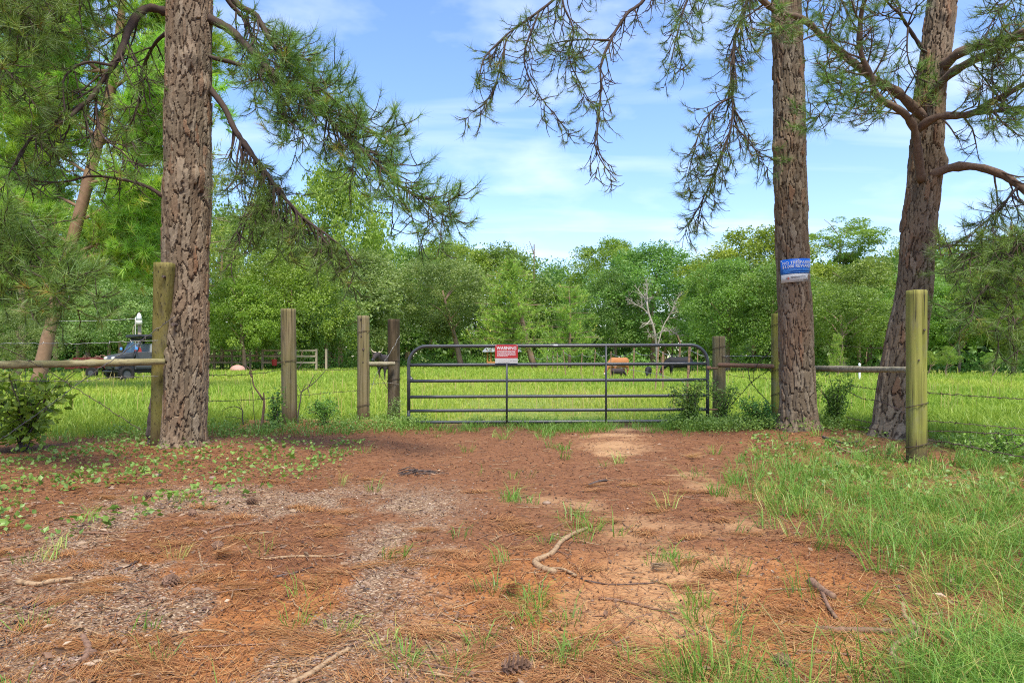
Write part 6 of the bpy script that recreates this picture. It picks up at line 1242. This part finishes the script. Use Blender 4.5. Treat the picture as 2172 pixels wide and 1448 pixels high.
def litter():
    rng = R_(34)
    # needles, in bunches that share a direction
    n = 105000; x, y = wedge(rng, n, 1.7, 11.2); z = zones(x, y); mid = np.exp(-((x - 0.1) / (1.0 + 0.12 * y)) ** 2) * sstep(2.8, 4.2, y); keep = rng.random(n) > np.clip(0.62 * z[:, 0] + 0.62 * z[:, 1] + 0.45 * mid, 0, 0.9); x, y = x[keep], y[keep]; n = len(x)
    dr = fbm(x * 1.6, y * 1.6, 91, 3) * 12 + rng.normal(0, 0.9, n); L = rng.uniform(0.06, 0.15, n)
    cx, cy = wedge(rng, 240, 1.9, 6.5); k = 90; bx = np.repeat(cx, k) + rng.normal(0, 0.05, 240 * k); by = np.repeat(cy, k) + rng.normal(0, 0.03, 240 * k)
    bd = np.repeat(rng.uniform(0, 6.28, 240), k) + rng.normal(0, 0.35, 240 * k)
    tint = np.clip(0.34 + 0.38 * fbm(x * 0.7, y * 0.7, 93, 3) + 0.26 * (1 - sstep(2.4, 3.8, y)) - 0.10 * sstep(3.5, 6, y) * np.exp(-(x / 2.2) ** 2) + rng.normal(0, 0.25, n), 0, 1)
    x = np.r_[x, bx]; y = np.r_[y, by]; dr = np.r_[dr, bd]; L = np.r_[L, rng.uniform(0.10, 0.17, 240 * k)]; tint = np.r_[tint, np.clip(rng.normal(0.78, 0.14, 240 * k), 0, 1)]; n = len(x)
    d = np.stack([np.cos(dr), np.sin(dr), rng.normal(0.03, 0.07, n)], -1); s = np.stack([-np.sin(dr), np.cos(dr), np.zeros(n)], -1) * (0.00075 + 0.00035 * y)[:, None]
    p = np.stack([x, y, H(x, y) + 0.003 + 0.014 * rng.random(n)], -1); V = np.stack([p - s, p + s, p + d * L[:, None]], 1).reshape(-1, 3)
    mb = MB(); mb.add(V, np.arange(3 * n).reshape(-1, 3), 0, np.repeat(tint, 3)); tag(mb.build('pine_straw', M['straw']), 'rust-brown fallen pine needles strewn over the drive and under the pines', 'pine straw', None, 'stuff')
    # dead leaves
    n = 3400; x, y = wedge(rng, n, 1.9, 10.5); k = (x < -1.0 - 0.1 * y) | (x > grass_edge(y) + 0.8) | (rng.random(n) < 0.16); x, y = x[k], y[k]; n = len(x)
    a = rng.uniform(0, 6.28, n); V, Fc, rn = leaf_quads(np.stack([x, y, H(x, y) + 0.012], -1), np.stack([np.cos(a), np.sin(a), rng.normal(0.1, 0.25, n)], -1), rng.uniform(0.025, 0.065, n), rng, 0.42)
    mb = MB(); mb.add(V, Fc, 0, rn); tag(mb.build('dead_leaves', M['dead_leaf']), 'curled brown dead leaves scattered under the pines', 'dead leaves', None, 'stuff')
    # gravel
    n = 36000; x, y = wedge(rng, n, 1.7, 7.0); z = zones(x, y); k = rng.random(n) < 0.05 + 0.95 * z[:, 1] ** 1.2; x, y = x[k], y[k]; n = len(x)
    r = 0.0028 + 0.006 * rng.random(n) ** 3.2 + 0.0004 * y; o = np.array([[1, 0, 0], [0, 1, 0], [-1, 0, 0], [0, -1, 0], [0, 0, 0.8], [0, 0, -0.6]], float)
    V = o[None] * r[:, None, None] * rng.uniform(0.7, 1.3, (n, 6, 1)) + np.stack([x, y, H(x, y) + r * 0.3], -1)[:, None]; t = np.array([[0, 1, 4], [1, 2, 4], [2, 3, 4], [3, 0, 4], [1, 0, 5], [2, 1, 5], [3, 2, 5], [0, 3, 5]])
    mb = MB(); mb.add(V.reshape(-1, 3), (np.arange(n)[:, None, None] * 6 + t[None]).reshape(-1, 3), 0, np.repeat(np.clip(rng.normal(0.45, 0.22, n), 0, 1), 6))
    tag(mb.build('gravel', M['stone']), 'small grey gravel trodden into the left side of the drive', 'gravel', None, 'stuff')
    # chips of bark, cone scales and crumbs of leaf
    n = 34000; x, y = wedge(rng, n, 1.7, 10.8); a = rng.uniform(0, 6.28, n); k = rng.random(n) > 0.5 * zones(x, y)[:, 0]; x, y, a = x[k], y[k], a[k]; n = len(x)
    V, Fc, rn = leaf_quads(np.stack([x, y, H(x, y) + 0.006], -1), np.stack([np.cos(a), np.sin(a), rng.normal(0.05, 0.2, n)], -1), (0.006 + 0.022 * rng.random(n) ** 2.5) * (0.8 + 0.06 * y), rng, 0.6, np.clip(rng.beta(1.3, 2.2, n), 0, 1))
    mb = MB(); mb.add(V, Fc, 0, rn); tag(mb.build('bark_chips', M['chip']), 'crumbs of bark and cone scales trodden into the drive', 'litter', None, 'stuff')
    # twiglets too small to pick out singly
    mb = MB()
    for k in range(900):
        x, y = wedge(rng, 1, 1.9, 9.5); a = rng.uniform(0, 6.28); L = rng.uniform(0.05, 0.22); zz = hz(x[0], y[0]) + 0.008; d = np.array([math.cos(a), math.sin(a), 0.02]); b = np.array([-d[1], d[0], 0]) * rng.normal(0, 0.012)
        q = np.array([x[0], y[0], zz]); V, Fc = tube(np.array([q, q + d * L * 0.5 + b, q + d * L]), [0.0035, 0.003, 0.002], 4, False); mb.add(V, Fc, int(rng.random() < 0.4), 0.5)
    tag(mb.build('twig_debris', [M['stick_brown'], M['stick_pale']]), 'small broken twigs scattered over the whole drive', 'twigs', None, 'stuff')
litter()

# sticks one can point at -------------------------------------------------
def stick(pts, r0, r1, mat, label, forks=(), lift=0.0, name='fallen_stick'):
    P = np.array([gp(u, v, r0 * 0.8 + lift) for u, v in pts]); c = P[len(P) // 2].copy(); e = empty(name, (c[0], c[1], hz(c[0], c[1])), label, 'stick', 'sticks lying on the drive'); o = np.array(e.location); n = 8 * len(pts); rng = R_(int(pts[0][0] * 3 + pts[0][1]))
    C = catmull(P - o, n); R = np.linspace(r0, r1, n) * (1 + 0.07 * rng.normal(size=n)); m = MB(); V, Fc = tube(C, R, 9); m.add(V, Fc); m.build('stem', M[mat], e, True)
    for f in forks: Q = np.array([gp(u, v, r1 * 0.8 + lift) for u, v in f]) - o; m = MB(); V, Fc = tube(catmull(Q, 10), np.linspace(r0 * 0.5, r1 * 0.5, 10), 6); m.add(V, Fc); m.build('twig', M[mat], e, True)
S = stick
S([(1245, 1117), (1215, 1135), (1190, 1150), (1172, 1172), (1148, 1185), (1134, 1192), (1150, 1204), (1178, 1213)], 0.011, 0.019, 'stick_pale', 'thick pale stick with an elbow, in the middle of the drive', [[(1170, 1205), (1195, 1208), (1222, 1218)]])
S([(215, 1388), (300, 1365), (370, 1340), (430, 1330), (480, 1327)], 0.007, 0.004, 'stick_pale', 'long thin straight stick across the lower left gravel')
S([(50, 1296), (110, 1316), (180, 1335), (250, 1360)], 0.006, 0.004, 'stick_pale', 'long thin pale twig slanting down right at the lower left')
S([(225, 1255), (222, 1285), (212, 1335)], 0.005, 0.003, 'stick_pale', 'thin upright-lying twig above the long slanting twig at lower left')
S([(176, 1353), (187, 1375), (186, 1392), (176, 1408)], 0.014, 0.012, 'stick_brown', 'short curved brown chunk of branch at the lower left')
S([(38, 1237), (80, 1240), (105, 1236), (155, 1231)], 0.014, 0.012, 'stick_pale', 'short stout tan stick lying at the left edge')
S([(50, 1293), (75, 1285), (110, 1278)], 0.010, 0.006, 'stick_dark', 'dark short stick below the stout tan stick at the left edge')
S([(445, 1138), (480, 1125), (540, 1112)], 0.010, 0.006, 'stick_brown', 'brown stick at the upper edge of the gravel left of centre')
S([(448, 1147), (510, 1138), (580, 1130)], 0.006, 0.004, 'stick_pale', 'thin pale stick just below the brown one at the gravel edge', [[(592, 1138), (600, 1120), (610, 1108)]])
S([(420, 1165), (426, 1190), (430, 1225), (400, 1240), (372, 1262)], 0.006, 0.003, 'stick_pale', 'crooked pale twig beside the straw tuft left of centre')
S([(245, 1210), (270, 1200), (292, 1190)], 0.008, 0.005, 'stick_dark', 'short dark stick left of the straw tuft')
S([(580, 1222), (620, 1212), (665, 1195)], 0.008, 0.004, 'stick_dark', 'dark curved stick right of the straw tuft')
S([(560, 1185), (620, 1178), (700, 1175), (728, 1170)], 0.009, 0.006, 'stick_pale', 'orange-tan stick left of the elbow stick')
S([(612, 1446), (660, 1420), (705, 1390), (742, 1370)], 0.012, 0.008, 'stick_pale', 'long tan stick at the bottom edge left of the cone')
S([(560, 1400), (630, 1396), (700, 1375)], 0.006, 0.004, 'stick_pale', 'thin stick just above the long tan one at the bottom edge')
S([(1100, 1448), (1122, 1420), (1130, 1390)], 0.010, 0.007, 'stick_brown', 'dark brown stick beside the big cone at the bottom')
S([(1045, 1370), (1090, 1350), (1140, 1330)], 0.007, 0.004, 'stick_brown', 'thin brown stick above the big cone at the bottom')
S([(1270, 1260), (1320, 1262), (1380, 1272), (1440, 1285)], 0.008, 0.004, 'stick_brown', 'dark straight stick lower right of the elbow stick')
S([(1240, 1222), (1300, 1226), (1390, 1222)], 0.005, 0.003, 'stick_dark', 'thin dark twig right of the elbow stick')
S([(1915, 1285), (1920, 1310), (1950, 1338), (1925, 1355), (1898, 1375), (1896, 1395), (1920, 1410), (1985, 1435)], 0.011, 0.013, 'stick_pale', 'long bent tan stick wrapped round the dry tuft at lower right')
S([(1720, 1243), (1745, 1262), (1768, 1276)], 0.022, 0.018, 'stick_brown', 'short thick broken stick in the right-hand grass', [[(1742, 1258), (1755, 1290), (1775, 1312)]])
S([(1730, 1330), (1780, 1338), (1860, 1342), (1900, 1345)], 0.014, 0.012, 'stick_brown', 'brown stick lying level left of the long bent tan one')
S([(2035, 1378), (2065, 1400), (2085, 1425), (2100, 1448)], 0.020, 0.026, 'stick_brown', 'thickest brown branch at the lower right corner', [[(2080, 1420), (2120, 1428), (2172, 1420)]])
S([(1690, 1370), (1760, 1378), (1820, 1390)], 0.006, 0.004, 'stick_brown', 'thin brown twig left of the dry tuft at lower right')
S([(1775, 955), (1800, 965), (1830, 962), (1860, 955)], 0.016, 0.012, 'stick_pale', 'pale stick in the straw between the two right-hand pines', lift=0.01)
S([(1745, 940), (1790, 950), (1825, 948)], 0.018, 0.01, 'stick_dark', 'dark root-like stick right of the signed pine base', lift=0.01)
S([(1250, 1020), (1275, 1013), (1288, 1012)], 0.014, 0.010, 'stick_dark', 'little dark stick on the sandy patch of the drive')
S([(160, 1130), (230, 1132), (320, 1130)], 0.010, 0.006, 'stick_brown', 'dark stick below the vines on the left')
S([(0, 1190), (40, 1183), (80, 1175)], 0.009, 0.006, 'stick_brown', 'brown stick cut by the left edge above the stout tan one')
def twig_heap():
    rng = R_(91); c = gp(890, 998); e = empty('twig_heap', c, 'little heap of dark twigs on the drive before the gate', 'twigs'); 
    for k in range(26):
        a = rng.normal(0, 0.5); p = np.array([rng.uniform(-0.22, 0.22), rng.normal(0, 0.05), rng.uniform(0.0, 0.05)]); d = np.array([math.cos(a), math.sin(a), rng.normal(0, 0.15)]) * rng.uniform(0.05, 0.13); m = MB(); V, Fc = tube(np.array([p - d, p + rng.normal(0, 0.01, 3), p + d]), [0.006, 0.006, 0.003], 5); m.add(V, Fc); m.build('twig', M['stick_dark'], e, True)
twig_heap()

def cone_mesh():
    m = MB(); rng = R_(9); V, Fc = tube(np.array([[-0.04, 0, 0], [0, 0, 0], [0.04, 0, 0]]), [0.012, 0.016, 0.006], 8); m.add(V, Fc)
    for k in range(70):
        t = k / 70; a = k * 2.39996; x = -0.042 + 0.086 * t; r = 0.030 * math.sin(PI * (0.18 + 0.80 * t)) + 0.004; d = np.array([0.45, math.cos(a), math.sin(a)]); d = nz(d); s = np.array([0, -math.sin(a), math.cos(a)]) * 0.0085
        b = np.array([x, 0.008 * math.cos(a), 0.008 * math.sin(a)]); tp = np.array([x + 0.006, r * math.cos(a), r * math.sin(a)]); up = np.array([-0.004, 0, 0])
        V = np.array([b - s * 0.5, b + s * 0.5, tp + s, tp - s, tp + d * 0.004 + up, b + up]); m.add(V, [np.array([[0, 1, 2, 3]]), np.array([[3, 2, 4], [1, 5, 4], [0, 4, 5], [1, 4, 2], [0, 3, 4]])])
    return m.mesh('cone', M['stick_brown'])
CM = cone_mesh()
for u, v, s, rz, lab in ((1095, 1420, 1.25, 0.4, 'largest pine cone, at the bottom edge of the drive'), (363, 1243, 1.0, 1.2, 'round pine cone on the gravel below the straw tuft'), (462, 1165, 0.9, 2.2, 'small pine cone on the gravel beside the straw tuft'), (535, 1070, 1.0, 0.2, 'dark pine cone near the left edge of the drive'), (408, 1097, 0.8, 2.0, 'pine cone at the edge of the straw left of the gravel'),
                         (250, 1085, 0.9, 1.0, 'pine cone among the vines on the left'), (312, 1057, 0.9, 2.7, 'pale pine cone among the vines, nearest the thick pine'), (1830, 1000, 1.0, 0.6, 'pine cone in the straw before the leaning pine'), (1660, 1395, 0.9, 1.9, 'pine cone in the grass at the lower right')):
    o = bpy.data.objects.new('pine_cone', CM); lk(o); p = gp(u, v, 0.022 * s); o.location = tuple(float(q) for q in p); o.scale = (s, s, s); o.rotation_euler = (0.3, 0.1, rz); tag(o, lab, 'pine cone', 'pine cones on the ground')
# pale stones
for k, (u, v, s, lab) in enumerate(((450, 1012, 0.036, 'white stone at the foot of the straw near the thick pine'), (335, 1010, 0.035, 'flat pale stone left of the white stone'), (345, 1276, 0.018, 'small white stone on the gravel'), (190, 1400 - 10, 0.03, 'brown flat stone beside the curved chunk of branch'), (1160, 1069, 0.035, 'flat grey stone beside the grass tuft in the drive'))):
    rng = R_(60 + k); m = MB(); th = np.linspace(0, 2 * PI, 10, endpoint=False); V = []
    for z, f in ((-0.3, 0.8), (0.15, 1.0), (0.45, 0.75)): V += [[s * f * math.cos(t) * rng.uniform(0.85, 1.15), s * 0.8 * f * math.sin(t) * rng.uniform(0.85, 1.15), s * z] for t in th]
    V.append([0, 0, s * 0.55]); i = np.arange(2)[:, None] * 10; j = np.arange(10)[None]; q = np.stack([i + j, i + (j + 1) % 10, i + 10 + (j + 1) % 10, i + 10 + j], -1).reshape(-1, 4); jj = np.arange(10); m.add(np.array(V), [q, np.stack([np.full(10, 30), 20 + jj, 20 + (jj + 1) % 10], -1)])
    o = m.build('stone', M['stone'] if k != 3 else M['stick_brown'], None, True); o.location = tuple(float(a) for a in gp(u, v, 0.006)); tag(o, lab, 'stone')
# tufts of dropped needles, still joined at one end
for u, v, L, n, rz, sp, lab, mt in ((462, 1185, 0.16, 130, 0.0, 1.5, 'tan tuft of dropped pine needles on the gravel', 'straw'), (1965, 1405, 0.20, 200, -PI / 2, 0.7, 'golden upright tuft of dry needles inside the bent tan stick', 'straw'), (1385, 1195, 0.13, 60, -0.6, 0.35, 'pale comb of dry needles at the edge of the right-hand grass', 'dead_leaf'), (1460, 972, 0.22, 90, 0.0, 1.6, 'yellow tuft of dry needles near the right gate end', 'straw'), (1080, 1252, 0.15, 110, -1.2, 0.9, 'orange tuft of dry needles in the middle of the drive', 'straw')):
    rng = R_(int(u)); e = empty('needle_tuft', gp(u, v, 0.01), lab, 'pine needles', 'tufts of dropped needles'); a = rz + rng.normal(0, sp * 0.5, n); up = rng.uniform(0.02, 0.35, n) if 'upright' not in lab else rng.uniform(-0.05, 0.15, n)
    b = np.array([0, 0, 0.02 if 'upright' not in lab else 0.12]); d = nz(np.stack([np.cos(a), np.sin(a), up * (1 if 'upright' not in lab else -1) - (0.35 if 'upright' in lab else 0)], -1)); s = nz(np.cross(d, rng.normal(size=(n, 3)))) * 0.0016; p = b + rng.normal(0, 0.008, (n, 3)); Ln = L * rng.uniform(0.6, 1.1, (n, 1))
    m = MB(); m.add(np.stack([p - s, p + s, p + d * Ln], 1).reshape(-1, 3), np.arange(3 * n).reshape(-1, 3), 0, np.repeat(np.clip(rng.normal(0.85, 0.12, n), 0, 1), 3)); m.build('needles', M[mt], e)
